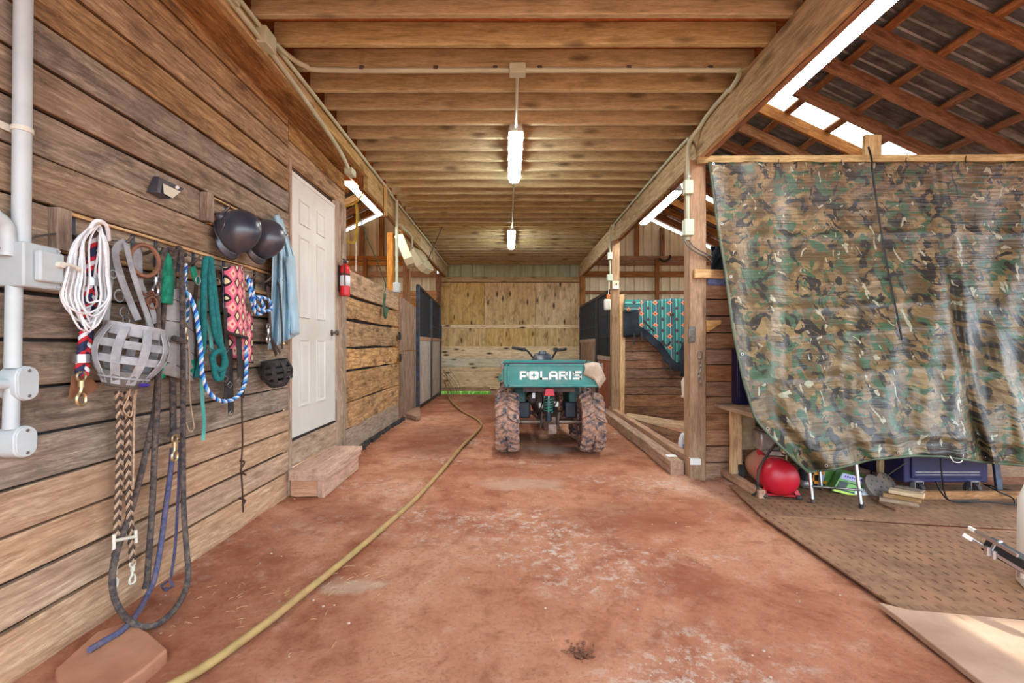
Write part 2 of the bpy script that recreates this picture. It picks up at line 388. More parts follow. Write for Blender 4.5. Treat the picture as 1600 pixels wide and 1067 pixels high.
# translucent fibreglass skylight
k = NT('skylight_sheet'); v = k.coord(False, world=True); mp = k.N('Mapping'); mp.inputs['Scale'].default_value = (1.5, 24, 1); k.link(v, mp.inputs['Vector'])
c = k.ramp(k.noise(mp.outputs[0], 3, 6, .7), [(.38, '#c9b894'), (.5, '#efe9d8'), (.7, '#fffdf4')])
tr = k.N('BsdfTranslucent'); k.link(c, tr.inputs[0]); mx = k.N('MixShader'); mx.inputs[0].default_value = .85
k.out(c, .5); k.link(k.b.outputs[0], mx.inputs[1]); k.link(tr.outputs[0], mx.inputs[2]); k.link(mx.outputs[0], k.n['Material Output'].inputs[0])
# packed red clay
k = NT('clay'); v = k.coord(False, world=True)
n1 = k.noise(v, .85, 9, .62, .8); n2 = k.noise(v, 5.5, 9, .68, .3); n3 = k.noise(v, 48, 7, .72)
c = k.ramp(n1, [(.32, '#945a42'), (.44, '#ac7055'), (.55, '#bd8467'), (.68, '#cd9c82')])
c = k.mix(k.ramp(n2, [(.36, .6), (.50, 0.0)]), c, '#8a4f39'); c = k.mix(k.ramp(n2, [(.56, 0.0), (.70, .5)]), c, '#cfa48c')
c = k.mix(k.ramp(n3, [(.34, .45), (.48, 0.0)]), c, '#7d4c3a'); c = k.mix(k.ramp(n3, [(.60, 0.0), (.76, .4)]), c, '#dcb8a2')
mp = k.N('Mapping'); mp.inputs['Scale'].default_value = (.8, 1.0, 1); mp.inputs['Location'].default_value = (3.1, 1.7, 0); k.link(v, mp.inputs['Vector'])
gp = k.math('MULTIPLY', k.ramp(k.noise(mp.outputs[0], 1.0, 3), [(.52, 0.0), (.66, 1.0)]), k.ramp(k.noise(v, 14, 9, .78), [(.5, 0.0), (.62, .8)]))
c = k.mix(gp, c, '#d0c4b8')
# damp and dusty patches with ragged outlines; broad darker areas towards the back
ds = k.N('VectorMath', operation='SCALE'); dn_ = k.N('TexNoise'); dn_.inputs['Scale'].default_value = 3.5; dn_.inputs['Detail'].default_value = 6; k.link(v, dn_.inputs['Vector'])
dsub = k.N('VectorMath', operation='SUBTRACT'); k.link(dn_.outputs['Color'], dsub.inputs[0]); dsub.inputs[1].default_value = (.5, .5, .5); k.link(dsub.outputs[0], ds.inputs[0]); ds.inputs['Scale'].default_value = .5
da = k.N('VectorMath', operation='ADD'); k.link(v, da.inputs[0]); k.link(ds.outputs[0], da.inputs[1])
for (px_, py_, rx_, ry_, cl, am) in ((.88, 2.25, .26, .16, '#8a4a34', .6), (.75, 3.0, .6, .3, '#84472f', .55), (-.2, 4.2, .5, .4, '#8a4c36', .4), (-1.15, 3.05, .35, .3, '#8a4c36', .45), (-.9, 5.6, .6, 1.2, '#6f3d2e', .6), (.35, 8.5, 1.6, 2.4, '#6f3d2e', .6), (.45, 5.1, .34, .22, '#b9a69a', .6), (.1, 3.75, .4, .2, '#c0aa9a', .4), (-.75, 2.2, .2, .1, '#c8b6a0', .45)):
    mp = k.N('Mapping'); mp.inputs['Location'].default_value = (-px_/rx_, -py_/ry_, 0); mp.inputs['Scale'].default_value = (1/rx_, 1/ry_, 0); k.link(da.outputs[0], mp.inputs['Vector'])
    ln = k.N('VectorMath', operation='LENGTH'); k.link(mp.outputs[0], ln.inputs[0]); c = k.mix(k.ramp(ln.outputs['Value'], [(.55, am), (1.0, 0.0)]), c, cl)
k.out(c, .92, spec=.15); k.bump(k.mix(.5, n2, n3), .8, .025)
# rubber stall mats with rows of drain slots full of dirt
def matmat(name, base, light, slot):
    k = NT(name); v = k.coord(False); mp = k.N('Mapping'); mp.inputs['Rotation'].default_value = (0, 0, .05); k.link(v, mp.inputs['Vector'])
    br = k.N('TexBrick'); br.offset = .5; br.inputs['Scale'].default_value = 1.0
    sp = k.N('SeparateXYZ'); k.link(mp.outputs[0], sp.inputs[0])
    def tri(x, s): return k.math('ABSOLUTE', k.math('SUBTRACT', k.math('FRACT', k.math('MULTIPLY', x, s)), .5))
    row = k.math('FLOOR', k.math('MULTIPLY', sp.outputs[1], 13.0)); off = k.math('MULTIPLY', k.math('MODULO', row, 2.0), .0)
    u = k.math('ADD', k.math('MULTIPLY', sp.outputs[0], 17.0), off)
    a = k.math('LESS_THAN', tri(u, 1.0), .085); b_ = k.math('LESS_THAN', tri(sp.outputs[1], 13.0), .22)
    sl = k.math('MULTIPLY', a, b_)
    nz = k.noise(v, 2.2, 7, .65, .4); c = k.ramp(nz, [(.32, base), (.66, light)])
    c = k.mix(k.ramp(k.noise(v, 24, 5), [(.4, .35), (.6, 0.0)]), c, '#5b4434')
    c = k.mix(k.ramp(k.noise(v, 3.6, 5), [(.5, 0.0), (.72, .7)]), c, '#a8765a')
    c = k.mix(k.math('MULTIPLY', sl, k.ramp(k.noise(v, 1.8, 3), [(.38, .05), (.56, .8)])), c, slot); k.out(c, .8, spec=.25)
    k.bump(k.math('SUBTRACT', nz, sl), .35, .006)
matmat('mat_rubber', '#7c5a46', '#a07a5c', '#42291e')
plain('plywood_floor', '#b8967e', .85, 0, '#a07c62', 4, '#866450', .5, .3)
# camouflage tarpaulin
k = NT('camo'); tc = k.N('UVMap'); v = tc.outputs[0]
def mapped(loc, sc, rot=0.0):
    mp = k.N('Mapping'); mp.inputs['Location'].default_value = loc; mp.inputs['Scale'].default_value = sc; mp.inputs['Rotation'].default_value = (0, 0, rot); k.link(v, mp.inputs['Vector']); return mp.outputs[0]
c = k.ramp(k.noise(mapped((0, 0, 0), (6, 7.5, 1)), 1, 2.5, .55, .8), [(0, '#544228'), (.47, '#6c5638'), (.58, '#7e6846')], True)
c = k.mix(k.ramp(k.noise(mapped((9, 3, 0), (8, 9, 1)), 1, 2.5, .55, 1.2), [(0, 0.0), (.56, 1.0)], True), c, '#3a5038')
c = k.mix(k.ramp(k.noise(mapped((4, 7, 0), (8, 8, 1), .3), 1, 3, .6, 1.2), [(0, 0.0), (.56, 1.0)], True), c, '#2a2520')
c = k.mix(k.ramp(k.noise(mapped((5, 1, 0), (10, 6, 1), -.3), 1, 2.5, .5, 1.4), [(0, 0.0), (.655, 1.0)], True), c, '#98937c')
c = k.mix(k.ramp(k.noise(mapped((2, 2, 0), (5, 60, 1)), 1, 4), [(.45, 0.0), (.7, .45)]), c, '#2e2820')
k.out(c, .42, spec=.6); wv = k.noise(mapped((0, 0, 0), (9, 2.0, 1), .35), 1, 6, .6); k.bump(k.mix(.5, wv, k.noise(mapped((0, 0, 0), (2, 26, 1)), 1, 4)), .55, .04)
# muddy tyre rubber
k = NT('tyre'); v = k.coord(); c = k.ramp(k.noise(v, 16, 8, .7), [(.34, '#3c3b42'), (.43, '#6c6a72'), (.50, '#b08a76'), (.64, '#cfa48c')])
k.out(k.mix(k.ramp(k.noise(v, 30, 4), [(.35, .5), (.55, 0.0)]), c, '#3a3436'), .85, spec=.2); k.bump(k.noise(v, 40, 5), .5, .01)
# woven aztec print
k = NT('aztec'); v = k.coord(False); sp = k.N('SeparateXYZ'); k.link(v, sp.inputs[0])
def fr(x, s, o): return k.math('ABSOLUTE', k.math('SUBTRACT', k.math('FRACT', k.math('ADD', k.math('MULTIPLY', x, s), o)), .5))
d = k.math('ADD', fr(sp.outputs[1], 13., .1), fr(sp.outputs[2], 10.5, .2)); d2 = k.math('SNAP', d, .08)
c = k.ramp(d2, [(0, '#f2e2b4'), (.16, '#2a2026'), (.34, '#e8708a'), (.58, '#f0a0a4'), (.70, '#f4c8b0'), (.85, '#d8506c')], True); k.out(c, .9)
# turquoise striped horse blanket with flower motifs
k = NT('blanket'); tc = k.N('UVMap'); sp = k.N('SeparateXYZ'); k.link(tc.outputs[0], sp.inputs[0])
u = k.math('FRACT', k.math('MULTIPLY', sp.outputs[0], 4.0))
c = k.ramp(u, [(0, '#2c7f78'), (.1, '#5ab0a4'), (.18, '#54506c'), (.26, '#2a8a80'), (.36, '#3a5c78'), (.44, '#7ac0b0'), (.50, '#5e4c62'), (.6, '#2e7a74'), (.74, '#34505e'), (.82, '#6cbcae'), (.92, '#4a7a6c')], True)
def fl(su, sv, ou, ov, r, col, c):
    a = k.math('ABSOLUTE', k.math('SUBTRACT', k.math('FRACT', k.math('ADD', k.math('MULTIPLY', sp.outputs[0], su), ou)), .5)); b_ = k.math('ABSOLUTE', k.math('SUBTRACT', k.math('FRACT', k.math('ADD', k.math('MULTIPLY', sp.outputs[1], sv), ov)), .5))
    q = k.math('ADD', k.math('POWER', a, .8), k.math('POWER', b_, .8)); return k.mix(k.math('LESS_THAN', q, r), c, col)
c = fl(4, 4.5, .1, .0, .30, '#e89a70', c); c = fl(4, 4.5, .1, .0, .15, '#b03040', c); c = fl(4, 4.5, .6, .5, .27, '#5a3a50', c)
k.out(c, .9)
# ================================================================== THE SETTING
JH = 1.88 + CH       # underside of the joists
OSBZ = JH + .145
YB = 10.7            # back wall
RX = 1.60            # inner face of the right-hand beam and posts
# ---- ground and clay floor
def floor_h(x, y):
    h = (mnoise.noise(V((x*.7, y*.7, 3.1)))*.014 + mnoise.noise(V((x*2.3, y*2.3, 7.7)))*.007 + mnoise.noise(V((x*7, y*7, 1.3)))*.003) - .006
    d = math.hypot(x-.26, y-1.72)
    if d < .09: h -= .035*(1-d/.09)
    if .0 < d-.07 < .07: h += .006*(1-(d-.07)/.07)
    # shallow washed groove beside the hose
    gx = -.98+(y-1.95)*-1.3
    if 1.75 < y < 2.35: h -= .018*max(0, 1-abs(x-gx)/.05)
    gy = 2.32+(x+1.5)*.15
    if -1.62 < x < -1.0: h += .016*max(0, 1-abs(y-gy)/.06)
    return min(h, .02) if x < 1.62 else -.02
m = MB(); nx, ny = 130, 250; X0, X1, Y0, Y1 = -1.80, 1.80, -1.6, 11.1
m.grid(lambda u, v: (X0+(X1-X0)*u, Y0+(Y1-Y0)*v**1.25, floor_h(X0+(X1-X0)*u, Y0+(Y1-Y0)*v**1.25)), nx, ny)
m.build('floor', 'clay', kind='structure', keep=True)
m = MB(); m.lim((1.79, -1.6, -.06), (6.3, 11.1, -.005)); m.build('floor_stall_bay', 'clay', kind='structure')
m = MB(); m.lim((-6.3, -1.6, -.06), (-1.79, 11.1, -.01)); m.build('floor_stall_side', 'clay', kind='structure')
m = MB(); m.grid(lambda u, v: (-60+120*u, -60+120*v, -.07), 4, 4); m.build('ground', 'clay', kind='structure', keep=True)
# ---- ceiling over the aisle: joists and OSB decking
ceil = thing('ceiling', (0, 5, JH), kind='structure')
k0 = -12
for k in range(k0, 33):
    Y = 2.60 + .2553*k
    if Y > YB-.05: break
    plank('joist', ceil, (-1.47, Y, JH+.07+random.uniform(-.003, .003)), (1.66, Y, JH+.07), .14, .038, 'joist_wood', wob=.003)
ys = [-.6, .62, 1.84, 3.06, 4.28, 5.5, 6.72, 7.94, 9.16, YB]
for i in range(len(ys)-1):
    for (xa, xb) in ((-1.9, 0.1), (0.1005, 1.9)):
        m = MB(); m.lim((xa, ys[i]+.0005, OSBZ), (xb, ys[i+1]-.0005, OSBZ+.02)); m.build('decking_panel', 'osb', ceil)
# ---- beams
bR = thing('beam_right', (RX, 5, JH-.14), kind='structure')
plank('beam_board', bR, (RX+.025, -.6, JH-.14), (RX+.025, 3.2, JH-.14), .28, .045, 'beam_wood', seg=5)
plank('beam_board', bR, (RX+.025, 3.205, JH-.14), (RX+.025, 7.0, JH-.14), .28, .045, 'beam_wood', seg=5)
plank('beam_board', bR, (RX+.025, 7.005, JH-.14), (RX+.025, YB-.02, JH-.14), .28, .045, 'beam_wood', seg=5)
plank('beam_board', bR, (RX+.075, -.6, JH-.145), (RX+.075, 5.0, JH-.145), .27, .045, 'rafter_wood', seg=5)
plank('beam_board', bR, (RX+.075, 5.005, JH-.145), (RX+.075, YB-.02, JH-.145), .27, .045, 'rafter_wood', seg=5)
bL = thing('beam_left', (-1.48, 5, JH-.11), kind='structure')
plank('beam_board', bL, (-1.485, -.6, JH-.07), (-1.485, 3.4, JH-.07), .14, .045, 'beam_wood', seg=5)
plank('beam_board', bL, (-1.485, 3.405, JH-.07), (-1.485, 4.67, JH-.07), .14, .045, 'beam_wood', seg=3)
plank('beam_board', bL, (-1.485, 4.675, JH-.14), (-1.485, 7.4, JH-.14), .28, .045, 'beam_wood', seg=5)
plank('beam_board', bL, (-1.485, 7.405, JH-.14), (-1.485, YB-.02, JH-.14), .28, .045, 'beam_wood', seg=5)
plank('soffit_board', bL, (-1.60, -.6, JH-.125), (-1.60, 4.67, JH-.125), .19, .03, 'wall_wood_upper', wdir=(1, 0, 0), seg=5)
plank('beam_board', bL, (-1.54, 4.675, JH-.14), (-1.54, YB-.02, JH-.14), .27, .045, 'rafter_wood', seg=5)
# short hanger blocks nailed to the left beam
for y_, dz in ((5.28, .12), (8.6, .05)):
    plank('hanger_block', bL, (-1.445, y_, JH-.02), (-1.445, y_, JH-.26-dz), .06, .03, 'beam_wood', wdir=(0, 1, 0), seg=1)
# ---- posts
def post(name, x0, x1, y0, y1, z0, z1, mat, **kw):
    return plank(name, None, ((x0+x1)/2, (y0+y1)/2, z0), ((x0+x1)/2, (y0+y1)/2, z1), y1-y0, x1-x0, mat, wdir=(0, 1, 0), seg=4, wob=.003, ch=.006, kind='structure', **kw)
post('post_front_right', 1.55, 1.69, 3.92, 4.06, -.05, JH-.28, 'post_wood')
post('post_mid_right', 1.55, 1.67, 6.93, 7.05, -.05, JH-.28, 'post_wood')
post('post_back_right', 1.62, 1.74, YB-.2, YB-.08, -.05, JH-.28, 'rafter_wood')
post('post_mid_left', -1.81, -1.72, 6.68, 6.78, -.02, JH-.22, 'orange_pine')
post('post_far_left', -1.84, -1.73, 7.8, 7.92, -.02, JH-.22, 'rafter_wood')
post('post_back_left', -1.72, -1.60, YB-.2, YB-.08, -.05, JH-.22, 'rafter_wood')
# ---- left wall of horizontal boards
wl = thing('wall_left', (WX, 2.4, 0), kind='structure')
rows = [1.115, 1.052, .989, .897, .802, .69, .60, .502, .403, .304, .207, .113, .01, -.087, -.187, -.287, -.381, -.473, -.570, -.690]
rows = [1.115, .989, .897, .802, .69, .60, .502, .403, .304, .207, .113, .01, -.087, -.187, -.287, -.381, -.473, -.570, -.690]
YA, YS, YD0, YD1, YE = -.6, 3.47, 3.50, 4.40, 4.66
TH = .032
def rz(r): return CH + r*(-WX)
def wplank(y0, y1, r1, r0, mat, gap=.008, off=0.0):
    z1, z0 = rz(r1), rz(r0); zz = (z0+z1)/2
    plank('plank', wl, (WX-TH/2+random.uniform(-.003, .003)+off, y0, zz), (WX-TH/2+random.uniform(-.003, .003)+off, y1, zz), z1-z0-gap, TH, mat, seg=6, wob=.0035)
for i in range(len(rows)-1):
    r1, r0 = rows[i], rows[i+1]; mat = 'wall_wood_upper' if i < 4 else ('wall_wood' if i < 14 else 'wall_wood_low')
    if i == 8: wplank(YA, 1.66, r1, r0, mat); continue           # hook rail sits in this course
    if i == 6: wplank(YA, 2.48, r1, r0, mat); continue           # upper hook rail
    g = .022 if i in (3, 5, 10, 16) else .010
    sp = [.9, 1.35, None, 2.3][i % 4] if i < 3 else None
    wplank(YA, YS, r1, r0, mat, g)
# boards above and beside the door
for r1, r0 in ((1.115, 1.03), (1.03, .93), (.93, .835)):
    wplank(YS+.004, YE, r1, r0, 'wall_wood_upper', .008)
plank('door_trim', wl, (WX-.01, YD1+.065, .40), (WX-.01, YD1+.065, rz(.835)), .125, .04, 'grey_wood', wdir=(0, 1, 0), seg=3)
plank('door_trim', wl, (WX-.01, YE-.055, .0), (WX-.01, YE-.055, rz(.835)), .11, .05, 'wall_wood', wdir=(0, 1, 0), seg=3)
plank('door_trim', wl, (WX-.01, YD1+.07, .0), (WX-.01, YD1+.07, .40), .12, .04, 'grey_wood', wdir=(0, 1, 0), seg=2)
plank('door_trim', wl, (WX-.006, YS+.012, .0), (WX-.006, YS+.012, rz(.835)), .03, .045, 'grey_wood', wdir=(0, 1, 0), seg=3)
plank('plank', wl, (WX-.012, YS+.03, .30), (WX-.012, YD1+.02, .30), .20, .04, 'grey_wood')
plank('plank', wl, (WX-.012, YS+.03, .08), (WX-.012, YD1+.02, .08), .20, .04, 'grey_wood')
# dark sheathing behind the boards, so that the joints are gaps and not windows
m = MB(); m.lim((WX-.07, YA, -.03), (WX-.036, YS-.01, OSBZ)); m.lim((WX-.07, YS-.01, rz(.835)), (WX-.036, YE, OSBZ)); m.build('sheathing', 'charcoal', wl)
# back side of the tack room
wt = thing('wall_tack_room', (-3, YE, 0), kind='structure')
for i in range(17):
    plank('plank', wt, (WX-.08, YE-.02, .13+i*.25), (-5.85, YE-.02, .13+i*.25), .245, .03, 'stall_wood')
# ---- the six-panel door
d1 = thing('door_1', (WX, 3.95, .416), kind='structure')
m = MB(); m.lim((WX-.045, YD0+.004, .418), (WX-.006, YD1-.006, 2.47)); m.build('door_slab', 'door_paint', d1, bevel=.003)
for (ya, yb) in ((3.652, 3.851), (3.985, 4.17)):
    for (za, zb) in ((2.12, 2.325), (1.366, 2.03), (.645, 1.198)):
        x = WX-.006; m = MB()
        def rect(o, x): return [V((x, ya+o, za+o)), V((x, yb-o, za+o)), V((x, yb-o, zb-o)), V((x, ya+o, zb-o))]
        rings = [rect(0, x-.001), rect(.004, x+.010), rect(.016, x+.008), rect(.024, x-.0005), rect(.034, x+.001), rect(.052, x+.009)]
        vs = sum(rings, []); fs = []
        for r in range(5):
            for k in range(4): fs.append((r*4+k, r*4+(k+1) % 4, r*4+4+(k+1) % 4, r*4+4+k))
        fs.append((20, 21, 22, 23)); m.add(vs, fs); m.build('door_panel', 'door_paint', d1, smooth=20)
kn = onX(519, 520, WX+.03)
m = MB(); m.lathe([(.031, 0), (.031, .006), (.014, .010), (.012, .030), (.024, .038), (.029, .050), (.026, .062), (.012, .068)], (WX-.006, 4.325, 1.262), (1, 0, 0), 18); m.build('door_knob', 'iron', d1, smooth=50)
for z in (2.29, .60):
    m = MB(); m.lim((WX-.008, YD0-.012, z-.05), (WX+.002, YD0+.022, z+.05)); m.rod((WX+.004, YD0+.003, z-.052), (WX+.004, YD0+.003, z+.052), .007); m.build('hinge', 'dark_steel', d1)
m = MB(); m.lim((WX-.05, YD0-.004, 2.47), (WX-.002, YD1+.004, 2.50)); m.lim((WX-.05, YD1-.005, .40), (WX-.001, YD1+.01, 2.5)); m.build('door_frame', 'door_paint', d1)
m = MB(); m.lim((WX-.05, YD0, .395), (WX+.004, YD1, .416)); m.build('threshold', 'dark_steel', d1)
# ---- left stall front: wide slabs with open joints
ws = thing('wall_left_stall', (WX, 5.7, 0), kind='structure')
edges = [.48, .312, .157, -.01, -.158, -.350, -.516, -.662]
for i in range(7):
    r1, r0 = edges[i], edges[i+1]; z1, z0 = rz(r1), rz(r0); g = [.03, .035, .02, .03, .016, .010, .004][i]
    plank('plank', ws, (WX-.02, YE+.01, (z1+z0)/2), (WX-.02+random.uniform(-.01, .005), 6.90, (z1+z0)/2+random.uniform(-.006, .006)), z1-z0-g, .04, 'stall_wood' if i != 6 else 'grey_wood', seg=6, wob=.008)
m = MB(); m.lim((WX-.06, YE+.02, .0), (WX-.05, 6.88, rz(.44))); m.build('backing_board', 'charcoal', ws)
m = MB()
for i in range(24):
    y = YE+.4+i*.085+random.uniform(-.02, .02); m.box((WX+.035+random.uniform(-.015, .02), y, .012), (random.uniform(.03, .06), random.uniform(.05, .1), random.uniform(.03, .05)), Matrix.Rotation(random.uniform(-.5, .5), 3, 'Z'))
m.build('foundation_stones', 'charcoal', ws, kind='stuff')
# dutch door of vertical planks
d2 = thing('door_2', (WX, 7.4, 0), kind='structure')
for j, (za, zb) in enumerate(((.06, 1.05), (1.065, 1.88))):
    for i in range(4):
        y = 6.93+.29*i
        plank('door_plank', d2, (WX+.012+.004*(i % 2), y+.145, za), (WX+.012+.004*(i % 2), y+.145, zb-.02*i*j), .283, .03, 'stall_door_wood', wdir=(0, 1, 0), seg=3)
for px_, py_ in ((623, 525), (624, 559)):
    p = onX(px_, py_, WX+.03); m = MB(); m.box(p+V((0.005, .05, 0)), (.012, .13, .09)); m.rod(p+V((.012, 0, -.06)), p+V((.012, 0, .06)), .016); m.build('strap_hinge', 'dark_steel', d2, bevel=.003)
# sliding stall front with a grille, left
def stall_front(name, X, bays, h_top, h_mid, boards, mat_low, barmat, side, bot=.05):
    t = thing(name, (X, bays[0][0], 0), kind='structure')
    for bi, (ya, yb) in enumerate(bays):
        zt0, zt1 = h_top[bi]; zm = h_mid[bi]
        for (y, zt) in ((ya+.03, zt0), (yb-.03, zt1)):
            m = MB(); m.lim((X-.03, y-.03, bot-.03), (X+.03, y+.03, zt)); m.build('frame_post', barmat, t, bevel=.004)
        m = MB(); m.bar((X, ya, zt0), (X, yb, zt1), .05, .05); m.build('top_rail', 'frame_black', t, bevel=.004)
        m = MB(); m.bar((X, ya+.03, zm), (X, yb-.03, zm), .055, .07); m.build('middle_rail', 'timber_wood', t)
        m = MB(); m.bar((X, ya+.03, bot), (X, yb-.03, bot), .05, .06); m.build('bottom_rail', 'frame_black', t)
        m = MB(); n = int((yb-ya)/.055)
        for i in range(1, n):
            y = ya+(yb-ya)*i/n; m.rod((X, y, zm), (X, y, zt0+(zt1-zt0)*i/n), .008, 6)
        for q in (.33, .66): m.rod((X, ya, zm+(zt0-zm)*q), (X, yb, zm+(zt1-zm)*q), .006, 6)
        m.build('grille', 'frame_black', t)
        nb = boards[bi]
        for i in range(nb):
            y = ya+.06+(yb-ya-.12)*(i+.5)/nb; plank('lower_plank', t, (X+.0, y, bot+.03), (X, y, zm-.03), (yb-ya-.12)/nb-.006, .03, mat_low[bi], wdir=(0, 1, 0), seg=3)
    return t
stall_front('stall_front_left', -1.63, [(8.02, 9.30), (9.33, 10.5)], [(2.20, 2.11), (2.11, 2.04)], [1.27, 1.27], [4, 4], ['pale_vertical', 'pale_vertical'], 'blue_steel', -1)
stall_front('stall_front_right', 1.62, [(7.20, 8.38), (8.45, 10.45)], [(2.02, 2.02), (2.02, 2.02)], [.93, 1.24], [5, 6], ['red_vertical', 'stall_door_wood'], 'frame_black', 1)
m = MB(); m.lim((-1.66, 10.45, 1.0), (-1.60, 10.5, 1.75)); m.box((-1.585, 10.47, 1.45), (.03, .05, .3)); m.build('door_latch', 'dark_steel', None, kind='structure')
# ---- back wall: sliding door of plywood over pine boards, header and siding band
wb = thing('wall_back', (0, YB, 0), kind='structure')
def bx_(x): return (x-VX)/F*YB
def bz_(y): return CH-(y-VY)/F*YB
XL, XR = -1.66, 1.70
def bplank(xa, xb, ya, yb, mat, vert=False, t=.03, dy=0):
    za, zb = bz_(yb), bz_(ya)
    if vert: plank('panel', wb, ((xa+xb)/2, YB-t/2-dy, za), ((xa+xb)/2, YB-t/2-dy, zb), xb-xa-.006, t, mat, wdir=(1, 0, 0), seg=3, wob=.002)
    else: plank('plank', wb, (xa, YB-t/2-dy, (za+zb)/2), (xb, YB-t/2-dy, (za+zb)/2), zb-za-.006, t, mat, seg=5, wob=.003)
xs = [XL, bx_(757), bx_(836), XR]
for i in range(3): bplank(xs[i], xs[i+1], 442, 507, 'back_ply', True)
bplank(XL, XR, 507, 513, 'back_pine', dy=.01)
xs = [XL, bx_(759), bx_(836), XR]
for i in range(3): bplank(xs[i], xs[i+1], 513, 542, 'back_ply', True)
bplank(XL, XR, 541, 559.5, 'back_pine', dy=.005); bplank(XL, XR, 559.5, 573, 'back_white', dy=.004)
bplank(XL, XR, 573, 608, 'back_pine', dy=.006); bplank(XL, -.47, 604.5, 611, 'timber_wood', dy=.012); bplank(-.465, XR, 608.5, 617.5, 'timber_wood', dy=.012)
bplank(XL-.05, XR+.05, 433, 441.5, 'beam_wood', t=.09); bplank(XL+.02, XL+.27, 442, 448, 'beam_wood', dy=.03, t=.05)
m = MB(); m.lim((-1.69, YB+.03, bz_(611)), (-.47, YB+.05, 3.3)); m.lim((-.47, YB+.03, bz_(618)), (1.70, YB+.05, 3.3)); m.build('backing_sheet', 'charcoal', wb)
def corr(fn, length, n_rib, amp, mat, name, parent, flat=.6):
    """corrugated sheet: fn(s, t, d): s across ribs 0..1, t along, d proud height"""
    prof = []
    for i in range(n_rib):
        for (q, h) in ((0, 0), (flat, 0), (flat+.1, 1), (.9, 1)): prof.append(((i+q)/n_rib, h*amp))
    prof.append((1.0, 0)); m = MB(); vs = []; fs = []
    for (s, h) in prof:
        for t in (0, .5, 1): vs.append(fn(s, t, h))
    for i in range(len(prof)-1):
        for t in (0, 1): fs.append((i*3+t, i*3+3+t, i*3+4+t, i*3+1+t))
    m.add(vs, fs); return m.build(name, mat, parent, smooth=0)
for i in range(4):
    xa = XL+(XR-XL)*i/4; xb = XL+(XR-XL)*(i+1)/4
    corr(lambda s, t, h: V((xa+(xb-xa)*s, YB-.015-h, bz_(434)+(JH+.1-bz_(434))*t)), 1, 3, .02, 'siding_green', 'siding_sheet', wb, .75)
# ---- gable walls of the two side bays (ribbed metal, girts and studs)
def rz_sheet(X): return CH+4.54-.47*abs(X)
for side in (1, -1):
    g = thing('wall_gable_right' if side > 0 else 'wall_gable_left', (side*3, YB, 0), kind='structure')
    xs = [1.72, 2.56, 3.4, 4.24, 5.08, 5.92]
    for i in range(5):
        xa, xb = xs[i], xs[i+1]
        corr(lambda s, t, h: V((side*(xa+(xb-xa)*s), YB+.04-h, -.02+(rz_sheet(xa+(xb-xa)*s)-.02)*t)), 1, 4, .02, 'siding_metal', 'siding_sheet', g, .7)
    for (yy, hh) in ((404, .075), (412, .06), (428.5, .09), (457, .05), (500, .06), (560, .06)):
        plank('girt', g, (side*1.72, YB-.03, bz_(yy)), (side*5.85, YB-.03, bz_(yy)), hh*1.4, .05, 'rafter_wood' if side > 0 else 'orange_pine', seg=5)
    for xp in ((995, 1034.5, 1078, 1120) if side > 0 else (596, 566, 520)):
        plank('stud', g, (bx_(xp), YB-.01, bz_(404)), (bx_(xp), YB-.01, rz_sheet(bx_(xp))-.1), .1, .05, 'rafter_wood', wdir=(1, 0, 0), seg=2)
    for xp in ((1025.5, 1090, 1150) if side > 0 else (572, 500)):
        plank('stud', g, (bx_(xp), YB-.06, 0), (bx_(xp), YB-.06, bz_(404)), .1, .05, 'rafter_wood', wdir=(1, 0, 0), seg=2)
# plank partition at the far left end
wp = thing('wall_partition_far_left', (-2.2, 10.5, 0), kind='structure')
for i in range(12):
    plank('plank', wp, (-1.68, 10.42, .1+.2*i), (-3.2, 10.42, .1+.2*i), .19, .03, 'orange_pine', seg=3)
# ---- sloping roofs over the side bays
def roof(side):
    t = thing('roof_right' if side > 0 else 'roof_left', (side*3, 5, 3.5), kind='structure')
    def zr(X): return CH+4.44-.47*X          # rafter underside
    ny = 0
    for k in range(-10, 18):
        Y = 4.76+.505*k
        if Y > YB-.1: break
        if side < 0 and Y < 4.7: continue
        up = V((side*.47, 0, 1)).normalized()
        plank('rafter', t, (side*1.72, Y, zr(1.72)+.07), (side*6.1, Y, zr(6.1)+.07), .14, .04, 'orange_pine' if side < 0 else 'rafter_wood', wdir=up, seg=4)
    y0 = -.6 if side > 0 else 4.7
    for i in range(-3, 6):
        X = 3.51+.50*i
        segs = [y0]
        while segs[-1] < YB-.1: segs.append(min(segs[-1]+2.46, YB-.05))
        for a, b in zip(segs[:-1], segs[1:]):
            plank('purlin', t, (side*X, a+.003, zr(X)+.16), (side*X, b-.003, zr(X)+.16), .085, .035, 'rafter_wood', wdir=(1, 0, -.47*side), seg=3)
    # sheets: metal with a few translucent ones
    cuts = [(-.65, .3), (.3, 1.25), (1.25, 2.2), (2.2, 3.1), (3.1, 4.0), (4.0, 4.7), (4.7, 5.36), (5.36, 6.0, 1), (6.0, 6.9), (6.9, 7.8), (7.8, 8.7), (8.7, 9.2, 1), (9.2, 10.49), (10.49, 10.56, 1), (10.56, YB+.2)]
    for c in cuts:
        if side < 0 and c[1] < 4.7: continue
        sk = len(c) > 2
        corr(lambda s, q, h: V((side*(1.70+(6.25-1.70)*q), c[0]+(c[1]-c[0])*s, zr(1.70+(6.25-1.70)*q)+.205+h)), 1, max(2, int((c[1]-c[0])/.11)), .016, 'skylight_sheet' if sk else 'roof_metal', 'skylight_sheet' if sk else 'roof_sheet', t, .55)
    # loft side wall above the beam
    for i in range(8):
        plank('loft_board', t, (side*1.74, -.6, JH+.06+.23*i), (side*1.74, YB, JH+.06+.23*i), .225, .03, 'rafter_wood', seg=5)
    return t
roof(1); roof(-1)
